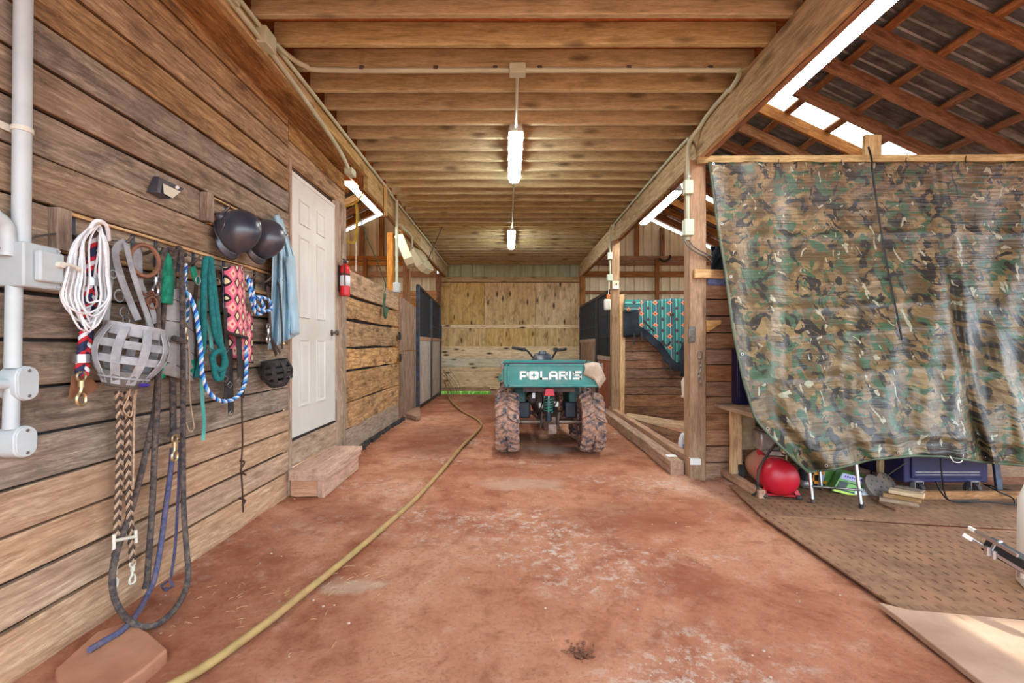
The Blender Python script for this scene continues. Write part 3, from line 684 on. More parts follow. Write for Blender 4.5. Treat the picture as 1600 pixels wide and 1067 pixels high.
# outer eave walls: boards below, open to the daylight above
for side in (1, -1):
    w = thing('wall_eave_right' if side > 0 else 'wall_eave_left', (side*5.9, 6, 0), kind='structure')
    for i in range(6): plank('plank', w, (side*5.9, 4.0, .12+.22*i), (side*5.9, YB, .12+.22*i), .21, .03, 'divider_wood', seg=4)
    for y in (4.0, 6.9, 9.8): plank('eave_post', w, (side*5.9, y, 0), (side*5.9, y, 2.75), .12, .12, 'post_wood', wdir=(0, 1, 0), seg=3)
# ---- board wall beside the front post (behind the tarpaulin) and the stall divider
wd = thing('wall_divider_front', (3, 3.99, 0), kind='structure')
ed = [441, 468, 494, 520, 545, 570, 596, 620, 646, 672, 697, 723, 752]
for i in range(len(ed)-1):
    za, zb = at(1100, ed[i+1], 3.97).z, at(1100, ed[i], 3.97).z
    plank('plank', wd, (1.70, 3.985, (za+zb)/2), (5.85, 3.985, (za+zb)/2), zb-za-.008, .03, 'board_wall_wood', seg=6)
m = MB(); m.lim((1.70, 4.01, 0), (5.85, 4.02, 1.66)); m.build('backing_board', 'charcoal', wd)
w2 = thing('wall_divider_stall', (3, 6.99, 0), kind='structure')
ed = [468, 484, 500, 517, 534, 549, 563, 576, 591.5, 604.5, 617, 636, 652, 662]
for i in range(len(ed)-1):
    za, zb = at(1000, ed[i+1], 6.97).z, at(1000, ed[i], 6.97).z
    plank('plank', w2, (1.68, 6.99, (za+zb)/2), (5.85, 6.99, (za+zb)/2), zb-za-.006, .03, 'divider_wood', seg=6, wob=.006)
plank('edge_board', w2, (1.71, 6.95, .05), (1.71, 6.95, 1.92), .075, .03, 'new_wood', wdir=(1, 0, 0), seg=6, wob=.008)
m = MB(); m.lim((1.72, 7.012, 0), (5.85, 7.02, 1.8)); m.build('backing_board', 'charcoal', w2)
# tarp rail
plank('tarp_rail', None, (1.60, 3.885, at(1100, 250, 3.885).z), (5.4, 3.885, at(1100, 250, 3.885).z+.02), .06, .045, 'beam_wood', seg=6, wob=.002, kind='structure')
p = at(1362, 230, 3.93); plank('rail_stub', None, (p.x, 3.93, p.z-.25), (p.x, 3.93, p.z+.1), .14, .04, 'beam_wood', wdir=(1, 0, 0), kind='structure')
# ================================================================== TACK ON THE LEFT WALL
def WP(pts, off): return [W(x, y, off) for (x, y) in pts]
def rope(name, pts, off, r, mat, parent=None, n=6, seg=8, **kw):
    P = [W(q[0], q[1], q[2] if len(q) > 2 else off) for q in pts]
    return MB().tube(smoothpath(P, n), r, seg).build(name, mat, parent, smooth=60, **kw)
def band(name, pts, off, w, mat, parent=None, t=.003, n=5, nrm=(1, 0, 0), **kw):
    P = [W(q[0], q[1], q[2] if len(q) > 2 else off) for q in pts]
    return MB().strap(smoothpath(P, n), w, t, nrm).build(name, mat, parent, smooth=40, **kw)
def twisted(pts, off, r, mats, parent, pitch=.05, n=6):
    P = smoothpath([W(q[0], q[1], q[2] if len(q) > 2 else off) for q in pts], n)
    L = sum((P[i+1]-P[i]).length for i in range(len(P)-1)); P = resample(P, max(30, int(L/.006)))
    k = len(mats)
    for i, mm in enumerate(mats):
        MB().tube(helix(P, r*.5, L/pitch, 2*math.pi*i/k), r*.62, 6).build('strand', mm, parent, smooth=60)
def ring(name, c, r, rr, mat, parent, ax=(1, 0, 0), n=20, sq=1.0, **kw):
    c = V(c); a = V(ax).normalized(); u = a.orthogonal().normalized()
    u = V((0, 0, 1)) - a*a.z
    u = u.normalized() if u.length > .1 else V((0, 1, 0)); w = a.cross(u)
    return MB().tube([c + u*(r*math.cos(2*math.pi*i/n)) + w*(r*sq*math.sin(2*math.pi*i/n)) for i in range(n)], rr, 6, True).build(name, mat, parent, smooth=60, **kw)
def snap(parent, p, s=1.0, mat='steel', tilt=0.0):
    p = V(p); ring('snap_ring', p, .013*s, .0035*s, mat, parent)
    m = MB(); m.tube([p+V((0, 0, -.012*s)), p+V((0, 0, -.03*s))], .008*s, 8)
    q = [(0, -.03), (-.004, -.045), (-.014, -.058), (-.012, -.074), (0, -.080), (.011, -.074), (.012, -.055), (.004, -.045)]
    m.tube(smoothpath([p+V((0, a*s, b*s)) for a, b in q], 3), .0045*s, 6); m.build('snap_hook', mat, parent, smooth=60)
# ---- hook rails let into the wall
def hook_rail(label, r1, r0, y0, y1, hooks, endpx=True, strip='new_wood'):
    z1, z0 = rz(r1), rz(r0); t = thing('hook_rail', (WX, (y0+y1)/2, z0), label, 'hook rail')
    plank('back_board', t, (WX-.024, y0+.05, (z0+z1)/2), (WX-.024, y1, (z0+z1)/2), z1-z0-.01, .02, 'wall_wood', seg=6)
    plank('end_block', t, (WX+.002, y0+.03, z0+.005), (WX+.002, y0+.03, z1-.005), .06, .065, 'grey_wood', wdir=(0, 1, 0), seg=2)
    plank('top_strip', t, (WX+.002, y0+.06, z1-.008), (WX+.002, y1, z1-.008), .014, .012, strip, seg=10, wob=.003)
    plank('bottom_strip', t, (WX-.004, y0+.06, z0+.012), (WX-.004, y1, z0+.012), .02, .03, strip, seg=6, wob=.003)
    for y in hooks:
        m = MB(); m.lim((WX-.015, y-.009, z0+.02), (WX-.008, y+.009, z1-.012)); pl = m.build('hook_plate', 'blue_steel', t)
        zc = z0+.075; m = MB()
        m.tube(smoothpath([(WX-.012, y, zc), (WX+.03, y, zc-.012), (WX+.07, y, zc+.002), (WX+.105, y, zc+.035)], 4), [.0075]*9+[.007, .006, .005, .004], 7)
        m.build('hook', 'iron', pl, smooth=60)
    return t
hy = [1201.7/(797-x) for x in (118, 169, 211, 247, 281, 305, 330, 352, 378, 400, 418)]
hook_rail('long hook rail let into the wall, holding the ropes and halters', .304, .207, 1.665, 3.46, hy)
hook_rail('short upper hook rail behind the black helmets', .502, .403, 2.49, 3.46, [1201.7/(797-x) for x in (331, 356, 380, 403, 425)])
# braided wire run along the hooks
t = tag(rope('wire_rope', [(-8, 391, .03), (30, 377, .04), (80, 366, .03), (115, 366, .02), (160, 374, .05), (200, 378, .04), (240, 384, .05), (280, 394, .04), (325, 410, .05), (360, 420, .04), (400, 428, .05), (440, 440, .02)], .03, .0032, 'wire_grey'), 'thin braided wire stretched along the hooks of the long rail', 'wire')
# ---- grey conduit with switch box
t = thing('conduit_riser', W(25, 700, .03), 'grey plastic conduit riser with switch box at left edge', 'conduit')
o_ = .035
MB().tube([W(37, -40, o_), W(33, 395, o_)], .0245, 14).build('conduit_pipe', 'grey_pvc', t, smooth=60)
MB().tube(smoothpath([W(-160, 326, o_), W(-30, 328, o_), W(-8, 338, o_), W(8, 352, o_), W(12, 375, o_), W(12, 400, o_)], 5), .022, 12).build('conduit_elbow', 'grey_pvc', t, smooth=60)
MB().tube([W(22, 440, o_), W(20, 575, o_)], .0215, 14).build('conduit_pipe', 'grey_pvc', t, smooth=60)
MB().tube([W(19, 600, o_), W(17, 670, o_)], .021, 14).build('conduit_pipe', 'grey_pvc', t, smooth=60)
MB().tube([W(-160, 603, o_), W(12, 600, o_)], .017, 12).build('conduit_pipe', 'grey_pvc', t, smooth=60)
a, b = W(-6, 447, 0), W(56, 389, 0)
m = MB(); m.lim((WX, a.y, a.z), (WX+.09, b.y, b.z)); bx1 = m.build('switch_box', 'grey_pvc', t, bevel=.006)
m = MB(); m.lim((WX+.09, a.y+.03, a.z+.022), (WX+.115, b.y-.012, b.z-.022)); m.build('switch_cover', 'grey_pvc', bx1, bevel=.006)
c = V((WX+.125, b.y-.035, (a.z+b.z)/2+.012)); m = MB(); m.rod(c-V((.012, 0, 0)), c+V((.008, 0, 0)), .011, 12); m.tube(smoothpath([c+V((.004, 0, 0)), c+V((.008, .02, .004)), c+V((.006, .045, 0)), c+V((.004, .06, -.006))], 3), [.006]*7+[.008, .009, .008], 8); m.build('switch_lever', 'wax', bx1, smooth=60)
for dy, dz in ((.02, .012), (-.01, .012), (.02, -.012), (-.01, -.012)):
    MB().rod((WX+.088, b.y-.012+dy*.2, (b.z if dz > 0 else a.z)-dz*.9), (WX+.094, b.y-.012+dy*.2, (b.z if dz > 0 else a.z)-dz*.9), .004, 8).build('screw', 'steel', bx1)
for (xa, ya, xb, yb) in ((7, 571, 44, 628), (4, 662, 41, 719)):
    p, q = W(xa, yb, .03), W(xb, ya, .03); yc, zc = (p.y+q.y)/2, (p.z+q.z)/2; hw, hh = .037, (q.z-p.z)/2
    def cap(s): return [V((0, (hw*s)*math.cos(a_)*1.0, (hh-hw)*(1 if math.sin(a_) >= 0 else -1)+hw*s*math.sin(a_))) for a_ in [2*math.pi*i/20 for i in range(20)]]
    m = MB(); m.prism([V((WX+.004, yc, zc))+c_ for c_ in cap(1)], (.062, 0, 0)); bd = m.build('conduit_body', 'grey_pvc', t, bevel=.004)
    m = MB(); m.prism([V((WX+.066, yc, zc))+c_ for c_ in cap(.93)], (.006, 0, 0)); cv = m.build('body_cover', 'grey_pvc', bd, bevel=.002)
    for sgn in (1, -1): MB().rod((WX+.07, yc, zc+sgn*(hh-.016)), (WX+.075, yc, zc+sgn*(hh-.016)), .0055, 8).build('screw', 'steel', bd)
c = W(35, 203, o_); m = MB(); m.tube([c+V((0, 0, -.008)), c+V((0, 0, .008))], .028, 16); m.lim((WX, c.y-.055, c.z-.012), (WX+.006, c.y, c.z+.012)); m.build('pipe_strap', 'wax', t)
# ---- white rope coil
t = thing('rope_coil', W(140, 515, .1), 'white rope hung in a coil on the first hook', 'rope')
top = [(148, 352, .085), (152, 349, .1), (144, 354, .08), (155, 352, .11)]
lo = [(97, 163, 503), (104, 158, 517), (111, 168, 506), (118, 171, 514), (124, 170, 494), (107, 150, 482), (129, 164, 509), (136, 172, 470), (121, 157, 519), (100, 168, 490), (113, 161, 512)]
pts = []
for i, (xl, xr, yb) in enumerate(lo):
    tx, ty, to = top[i % 4]; o_ = .08+.012*(i % 5)
    pts += [W(tx, ty, to), W((tx+xl)/2-6, 378+i % 3, o_), W(xl+4, 432, o_), W(xl, 470, o_), W((xl+xr)/2, yb, o_+.01), W(xr, 468, o_), W(xr-2, 430, o_), W((tx+xr)/2+4, 380, o_)]
MB().tube(smoothpath(pts, 4), .0038, 6).build('rope_loops', 'white_rope', t, smooth=60)
MB().tube(smoothpath([W(138, 362, .1), W(150, 345, .13), W(166, 352, .13), W(170, 375, .1)], 5), .007, 8).build('rope_bight', 'white_rope', t, smooth=60)
# ---- red and navy braided lead with a bolt snap
t = thing('braided_lead', W(128, 625, .06), 'red and navy braided lead with a bolt snap, under the white rope coil', 'lead rope')
P = resample(smoothpath(WP([(150, 368), (146, 410), (141, 460), (135, 520), (130, 560), (128, 586)], .06), 6), 90)
for i, mm in enumerate(('navy_strand', 'red_strand', 'white_strand', 'red_strand', 'navy_strand')):
    q = []
    for j, p in enumerate(P):
        a_ = j*.42+i*2*math.pi/5; q.append(p+V((.007*math.sin(2*a_), .017*math.sin(a_), 0)))
    MB().tube(q, .0085, 6).build('strand', mm, t, smooth=60)
for (x_, y_) in ((141, 440), (127, 560)):
    c = W(x_, y_, .06); m = MB(); m.tube([c+V((0, 0, -.016)), c+V((0, 0, .016))], .027, 12); m.build('clamp', 'steel', t, smooth=50)
snap(t, W(127, 588, .07), 1.35, 'brass')
q = [W(112, 587, .045), W(140, 590, .045), W(154, 604, .045), W(138, 616, .045), W(106, 624, .045)]; MB().prism(q, (.004, 0, 0)).build('leather_tab', 'leather', t)
# ---- grazing muzzles
def muzzle(t, c, R, H, strapmat, padmat, rings=4, ribs=9, sw=.030, tilt=.0, lean=0.0):
    c = V(c); Rm = Matrix.Rotation(tilt, 3, 'X') @ Matrix.Rotation(lean, 3, 'Y')
    def P(a, s):      # s 0 top .. 1 bottom
        r = R*(.86+.32*math.sin(math.pi*min(s*1.1, 1))*1.0-.30*s*s); return c + Rm @ V((r*math.cos(a), r*math.sin(a)*1.05, H*(.5-s)))
    for j in range(rings):
        s = .04+.78*j/(rings-1); pts = [P(2*math.pi*i/26, s) for i in range(27)]
        nr = [(p-(c+Rm @ V((0, 0, H*(.5-s))))).normalized() for p in pts]
        MB().strap(pts, sw*(1.6 if j == 0 else 1), .004, nr).build('hoop_strap', strapmat, t, smooth=60)
    for i in range(ribs):
        a = 2*math.pi*i/ribs+.2; pts = [P(a, s/8*.98) for s in range(9)]; nr = [(Rm @ V((math.cos(a), math.sin(a), 0))) for _ in pts]
        pts = [p+n_*.004 for p, n_ in zip(pts, nr)]
        MB().strap(pts, sw, .004, nr).build('rib_strap', strapmat, t, smooth=60)
    m = MB(); vs = [P(2*math.pi*i/24, .76) for i in range(24)]+[P(2*math.pi*i/24, 1.0) for i in range(24)]+[c+Rm @ V((.45*R*math.cos(2*math.pi*i/24), .45*R*math.sin(2*math.pi*i/24), -H*.53)) for i in range(24)]
    fs = [(r*24+k, r*24+(k+1) % 24, r*24+24+(k+1) % 24, r*24+24+k) for r in range(2) for k in range(24)]+[tuple(48+k for k in range(24))]
    m.add(vs, fs); m.build('bottom_pad', padmat, t, smooth=60, solid=.008)
    return P
c = W(203, 556, .14); c = at(203, 557, 711.1*1.55/594)
t = thing('grazing_muzzle', c-V((0, 0, .13)), 'grey webbing grazing muzzle basket hung beside the white rope', 'muzzle')
P_ = muzzle(t, c, .105, .23, 'nylon_grey', 'pad_grey', tilt=-.12, lean=.15)
m = MB(); m.ball(c+V((.075, -.02, -.115)), (.02, .02, .008), 10, 6); m.build('purple_plug', 'purple', t, smooth=60)
band('crown_strap', [(196, 378, .09), (180, 392, .08), (188, 430, .09), (203, 470, .1), (216, 500, .12)], .1, .034, 'nylon_grey', t)
band('cheek_strap', [(196, 378, .09), (176, 400, .07), (172, 440, .06), (166, 500, .08), (162, 540, .08)], .08, .026, 'nylon_grey', t)
band('cheek_strap', [(197, 380, .1), (206, 420, .11), (222, 470, .12), (238, 515, .12)], .1, .026, 'nylon_grey', t)
for (x_, y_, r_) in ((176, 428, .016), (186, 462, .024), (194, 488, .022), (197, 500, .016)): ring('metal_ring', W(x_, y_, .09), r_, .003, 'steel', t)
rope('tie_cord', [(204, 606, .14), (200, 622, .12), (193, 640, .1), (205, 650, .1), (210, 615, .12)], .1, .003, 'tan_strand', t)
# ---- leather halter with a rusty chain
t = thing('leather_halter', W(225, 500, .08), 'grey webbing halter with a rusty chain, behind the muzzle basket', 'halter')
ring('leather_collar', W(226, 407, .1), .068, .010, 'leather', t, (1, -.35, 0), sq=.85)
band('cheek_piece', [(214, 385), (212, 420), (222, 450), (236, 478), (243, 505)], .08, .03, 'nylon_grey', t)
band('cheek_piece', [(218, 380), (220, 440), (228, 490), (240, 540)], .06, .024, 'nylon_grey', t)
for i in range(16):
    x_, y_ = 219+(i % 6)*4.2+random.uniform(-2, 2), 460+(i//6)*9+random.uniform(-4, 4)
    ring('chain_link', W(x_, y_, .1+random.uniform(-.01, .02)), .012, .0032, 'rust', t, (random.uniform(-1, 1), random.uniform(-1, 1), random.uniform(-1, 1)), 12, .6)
ring('halter_ring', W(238, 473, .12), .026, .004, 'leather', t)
snap(t, W(243, 428, .1), 1.2)
# ---- quilted grey wrap with green fleece
t = thing('quilted_wrap', W(270, 590, .04), 'grey quilted wrap with green fleece top, behind the black ropes', 'pad')
def wrapf(u, v):
    x = 247+u*(44+10*v)+6*math.sin(v*3); y = 455+v*128+u*20*(v-.3)
    return W(x, y, .045+.02*math.sin(u*math.pi)+.004*math.cos(u*18)*math.cos(v*22))
MB().grid(wrapf, 14, 16).build('quilted_panel', 'wrap_grey', t, solid=.012)
for i in range(4):
    MB().tube([wrapf(.02, .1+.25*i)+V((.01, 0, 0)), wrapf(.5, .0+.25*i+.12)+V((.01, 0, 0)), wrapf(.98, min(1, .22+.25*i))+V((.01, 0, 0))], .0018, 5).build('quilt_stitch', 'nylon_black', t)
def fl_(u, v):
    return W(249+u*22-v*2, 392+v*80+u*4, .06+.025*math.sin(u*math.pi)+.008*mnoise.noise(V((u*9, v*14, 2))))
MB().grid(fl_, 12, 20).build('fleece', 'teal_fleece', t, solid=.015)
MB().grid(lambda u, v: W(248+u*16, 575+v*20-u*12, .05+.008*mnoise.noise(V((u*7, v*9, 5)))), 6, 6).build('fleece_edge', 'teal_fleece', t, solid=.012)
MB().grid(lambda u, v: W(284+u*20, 568+v*26-u*8, .05+.008*mnoise.noise(V((u*7, v*9, 6)))), 6, 6).build('fleece_edge', 'teal_fleece', t, solid=.012)
# ---- black lead ropes: a long loop to the floor, two straight ends
t = thing('black_lead_loop', W(230, 985, .05), 'long black lead rope hanging in a loop down to the floor', 'lead rope')
g = onZ(232, 976, .02)
P = [W(266, 388, .1), W(263, 400, .08), W(268, 470, .08), W(270, 560, .08), W(269, 690, .07), W(270, 700, .06)]
loop = [W(289, 398, .08), W(278, 388, .1), W(283, 398, .1), W(285, 480, .1), W(286, 600, .1), W(286, 700, .1), W(287, 790, .11), W(291, 850, .15), onZ(294, 895, .09), onZ(290, 920, .035), onZ(278, 945, .022), onZ(258, 967, .02), onZ(232, 979, .02), onZ(205, 972, .05), W(186, 950, .10), W(176, 920, .09), W(178, 880, .09), W(190, 840, .07), W(207, 790, .06), W(225, 720, .06), W(240, 650, .06), W(246, 600, .06), W(252, 520, .06), W(262, 420, .06), W(266, 388, .1)]
MB().tube(smoothpath(loop, 5), .0125, 8).build('rope_body', 'black_rope', t, smooth=60)
m = MB(); c1, c2 = W(271, 528, .1), W(290, 534, .11); m.tube([c1, c2], .015, 8); m.build('rope_keeper', 'black_rope', t, smooth=60)
m = MB(); m.tube([W(264, 680, .1), W(282, 672, .11)], .014, 8); m.build('rope_keeper', 'black_rope', t, smooth=60)
snap(t, W(273, 685, .12), 1.3, 'brass')
t = tag(rope('black_lead_rope', [(258, 388, .1), (247, 440, .08), (247, 600, .08), (242, 700, .08), (238, 790, .08), (234, 850, .08), (230, 905, .07)], .08, .0125, 'black_rope'), 'straight black lead rope with a frayed end above the clay floor', 'lead rope')
MB().cone(W(230, 905, .07), W(229, 918, .07), .012, .018, 8).build('frayed_end', 'black_rope', t)
t = tag(rope('dark_lead_rope', [(272, 390, .1), (270, 450, .05), (270, 600, .05), (271, 690, .06)], .05, .014, 'black_rope'), 'thick charcoal lead rope ending at the brass snap', 'lead rope')
# blue lead that runs down onto the slab
g1, g2, g3 = onZ(190, 985, .045), onZ(165, 1000, .045), onZ(140, 1015, .05)
P = [W(270, 700, .07), W(266, 740, .07), W(258, 800, .08), W(250, 860, .09), W(241, 905, .10), W(230, 930, .08), onZ(212, 962, .035), g1+V((.0, 0, 0)), g2, g3]
t = tag(MB().tube(smoothpath(P, 6), .0115, 8).build('blue_lead_rope', 'blue_rope', None, smooth=60), 'faded blue lead rope trailing onto the stone slab', 'lead rope')
t = tag(band('navy_strap', [(281, 690, .07), (279, 760, .08), (274, 850, .09), (268, 895, .1), (266, 905, .12), (270, 915, .14), (262, 921, .12), (252, 917, .08), (262, 908, .10)], .08, .018, 'blue_rope'), 'thin dusty navy strap with a looped end by the floor', 'strap')
# zig-zag braided reins
for i, (pts, lab) in enumerate((([(185, 612, .1), (187, 650, .08), (187, 720, .07), (184, 800, .06), (181, 850, .06), (179, 885, .06)], 'left of the two tan and brown braided reins below the muzzle'), ([(199, 612, .1), (201, 660, .08), (199, 720, .07), (202, 790, .07), (205, 840, .07), (207, 880, .07)], 'right of the two tan and brown braided reins below the muzzle'))):
    t = thing('braided_rein', W(*pts[-1][:2], .07), lab, 'rein', 'tan and brown braided reins')
    P = resample(smoothpath([W(*q) for q in pts], 6), 110)
    for k, mm in enumerate(('tan_strand', 'brown_strand', 'tan_strand', 'brown_strand')):
        q = [p+V((.004*math.sin(2*(j*.5+k*1.571)), .0105*math.sin(j*.5+k*1.571), 0)) for j, p in enumerate(P)]
        MB().tube(q, .0055, 6).build('strand', mm, t, smooth=60)
    snap(t, P[-1], 1.1, 'wax')
t = thing('plastic_bit', W(195, 845, .08), 'white plastic bar tying the braided reins together', 'buckle')
m = MB(); m.tube([W(178, 845, .09), W(213, 838, .09)], .007, 8); m.build('cross_bar', 'wax', t)
m = MB(); m.tube([W(178, 835, .09), W(178, 858, .09)], .006, 8); m.build('end_bar', 'wax', t); m = MB(); m.tube([W(212, 828, .09), W(213, 848, .09)], .006, 8); m.build('end_bar', 'wax', t)
t = tag(rope('tan_cord', [(213, 608, .12), (210, 640, .1), (209, 700, .08), (208, 760, .08), (206, 760, .09)], .1, .004, 'tan_strand'), 'thin tan cord hanging from the muzzle basket', 'cord')
# ---- blue and white twisted rope loop
t = thing('twisted_rope', W(340, 627, .1), 'blue and white twisted rope hanging in a long loop', 'rope')
twisted([(290, 412, .09), (286, 450, .08), (296, 462, .1), (306, 490, .11), (313, 540, .11), (317, 590, .11), (330, 617, .12), (350, 627, .12), (370, 620, .12), (382, 600, .11), (385, 570, .1), (384, 540, .09)], .1, .0105, ('white_strand', 'sky_strand', 'royal_strand'), t, .055)
t = thing('blue_rope_end', W(292, 500, .06), 'short teal and white rope end by a brass snap', 'rope')
twisted([(290, 420, .07), (289, 455, .06), (293, 480, .06), (291, 503, .06)], .06, .009, ('white_strand', 'teal_rope', 'royal_strand'), t, .05)
snap(t, W(290, 508, .07), 1.0, 'brass'); 
t = tag(band('rawhide_thong', [(292, 525, .07), (296, 560, .07), (296, 610, .07), (299, 640, .07), (303, 668, .08), (296, 674, .09), (291, 660, .08)], .07, .007, 'tan_strand'), 'pale rawhide thong with a knotted tip beside the twisted rope', 'strap')
# ---- green buckle collar and strap
t = thing('green_halter', W(325, 560, .06), 'light green buckle strap hanging left of the teal rope', 'halter')
band('strap_top', [(301, 417), (304, 430), (309, 442)], .08, .036, 'teal_fleece', t, .006)
ring('buckle', W(309, 438, .1), .022, .0035, 'steel', t, sq=.8)
band('strap_body', [(307, 445, .05), (303, 490, .05), (304, 540, .05), (308, 590, .05)], .05, .026, 'leather_dark', t)
band('strap_end', [(320, 497, .08), (328, 520, .09), (331, 548, .09)], .08, .026, 'turquoise', t); ring('buckle', W(327, 550, .09), .02, .0035, 'steel', t)
t = thing('turquoise_strap', W(318, 685, .05), 'long turquoise strap with pointed tip', 'strap')
band('strap_body', [(312, 470, .04), (314, 560, .05), (316, 620, .05), (319, 660, .055), (317, 688, .06)], .05, .026, 'turquoise', t)
# ---- teal rope doubled over a hook
t = thing('teal_lead_rope', W(335, 595, .1), 'teal lead rope doubled over a hook with a loop at the bottom', 'lead rope')
for i, pts in enumerate(([(322, 402, .11), (319, 430, .1), (318, 480, .1), (317, 540, .09), (308, 590, .07)], [(325, 400, .11), (328, 430, .11), (331, 480, .11), (338, 525, .12), (350, 550, .12)], [(329, 402, .12), (333, 440, .12), (340, 500, .12), (345, 540, .13), (350, 556, .13), (352, 570, .13), (343, 578, .13), (334, 570, .12), (333, 555, .12), (344, 548, .13), (351, 560, .13), (348, 580, .13), (344, 592, .13), (337, 588, .12), (333, 566, .12)])):
    MB().tube(smoothpath([W(*q) for q in pts], 6), .0155, 8).build('rope_strand', 'teal_rope', t, smooth=60)
# brown leather ring behind
t = thing('leather_ring', W(343, 450, .05), 'dark brown leather noseband ring between teal rope and pink pad', 'halter')
ring('noseband', W(342, 440, .05), .06, .008, 'leather_dark', t, (1, -.3, 0), sq=.45); ring('buckle', W(340, 440, .08), .018, .003, 'steel', t)
# ---- pink woven pad with black straps
t = thing('woven_girth', W(370, 560, .05), 'pink patterned woven girth with black webbing straps', 'girth')
def gf(u, v): return W(349+u*(30+3*v)+4*v, 418+v*100+u*(-4+14*v), .08+.035*math.sin(u*math.pi)**.7)
MB().grid(gf, 12, 14).build('front_pad', 'aztec', t, solid=.012)
MB().grid(lambda u, v: W(358+u*36, 480+v*78+u*8, .05+.012*math.sin(u*math.pi)), 8, 12).build('rear_pad', 'aztec', t, solid=.01)
m = MB(); m.tube([gf(i/10, 1.0) for i in range(11)], .010, 6); m.build('pad_binding', 'nylon_black', t)
m = MB(); m.tube([W(358, 558, .05), W(395, 566, .05)], .008, 6); m.build('pad_binding', 'nylon_black', t)
m = MB(); m.tube(smoothpath([gf(0, i/6) for i in range(7)], 3), .007, 6); m.build('pad_edge', 'sky_strand', t)
band('webbing_strap', [(352, 482, .1), (354, 540, .09), (354, 590, .09), (352, 630, .09)], .09, .035, 'nylon_black', t)
band('webbing_strap', [(372, 512, .1), (374, 550, .1), (375, 590, .1)], .1, .05, 'nylon_black', t)
band('webbing_strap', [(359, 545, .07), (360, 600, .07), (361, 645, .07)], .07, .052, 'nylon_black', t)
band('webbing_strap', [(380, 560, .06), (380, 600, .06), (379, 622, .06)], .06, .03, 'nylon_black', t)
for (x_, y_) in ((352, 547), (359, 601), (361, 646), (374, 595), (352, 592)):
    ring('buckle', W(x_, y_, .1), .018, .0032, 'steel', t, sq=1.4, n=4)
# ---- knotted blue rope
t = thing('knotted_blue_rope', W(410, 490, .08), 'blue and white rope tied in a knot beside the pink girth', 'rope')
twisted([(386, 430, .08), (389, 445, .09), (393, 470, .1), (399, 488, .1), (408, 490, .11), (412, 478, .12), (404, 466, .12), (396, 468, .12), (404, 482, .12), (416, 486, .13), (424, 482, .13), (421, 470, .13), (408, 464, .13), (398, 464, .12), (394, 452, .1), (390, 436, .09)], .1, .010, ('white_strand', 'sky_strand', 'royal_strand'), t, .055)
t = tag(band('leather_thong', [(378, 580, .05), (378, 640, .05), (379, 690, .05), (377, 730, .06), (379, 770, .06), (380, 800, .06)], .05, .014, 'leather_dark'), 'long thin leather strap hanging almost to the floor below the girth', 'strap')
m = MB(); m.tube(smoothpath([W(375, 720, .07), W(382, 722, .08), W(376, 735, .07), W(384, 742, .07)], 4), .006, 6); m.build('knot', 'leather_dark', t); m = MB(); m.tube(smoothpath([W(374, 778, .07), W(383, 782, .08), W(378, 790, .07)], 4), .006, 6); m.build('knot', 'leather_dark', t)
# ---- small black muzzle
c = at(432, 584, 711.1*1.58/365)
t = thing('black_muzzle', c-V((0, 0, .09)), 'small black leather muzzle hanging beside the white door', 'muzzle')
muzzle(t, c, .088, .16, 'nylon_black', 'nylon_black', 4, 9, .026, .1, -.1)
band('cheek_strap', [(418, 447, .1), (421, 490, .1), (424, 530, .11), (432, 555, .12)], .1, .03, 'leather_dark', t)
band('cheek_strap', [(436, 443, .12), (440, 500, .13), (441, 545, .13)], .1, .022, 'nylon_black', t)
band('adjuster_strap', [(420, 520, .12), (428, 535, .13), (438, 552, .14)], .1, .02, 'nylon_black', t)
snap(t, W(419, 510, .12), 1.3); ring('metal_ring', c+V((.088, .02, -.01)), .022, .004, 'steel', t)
# ---- pale blue shirt
t = thing('denim_shirt', W(445, 550, .06), 'pale blue shirt hanging by its collar next to the white door', 'shirt')
def sh(u, v):
    xl = 424+4*math.sin(v*3)-6*v; xr = 441+min(v*3.2, 1)*14+v*12
    x = xl+(xr-xl)*u; y = 342+v*(205-u*25)
    return W(x, y, .06+.022*math.sin(u*17+v*2.5)*min(1, v*2+.2)+.03*math.sin(u*math.pi)+.012*math.sin(u*31+v*5))
MB().grid(sh, 46, 30).build('shirt_body', 'shirt', t, solid=.004, smooth=60)
def sl(u, v): return W(446+u*14+v*8, 400+v*122, .11+.03*math.sin(u*math.pi)+.01*math.sin(v*14+u*3))
MB().grid(sl, 10, 18).build('sleeve', 'shirt', t, solid=.006, smooth=60)
MB().grid(lambda u, v: W(427+u*9+v*11, 338+v*36-u*3, .10+.02*math.sin(u*3)), 6, 6).build('collar', 'shirt', t, solid=.005, smooth=60)
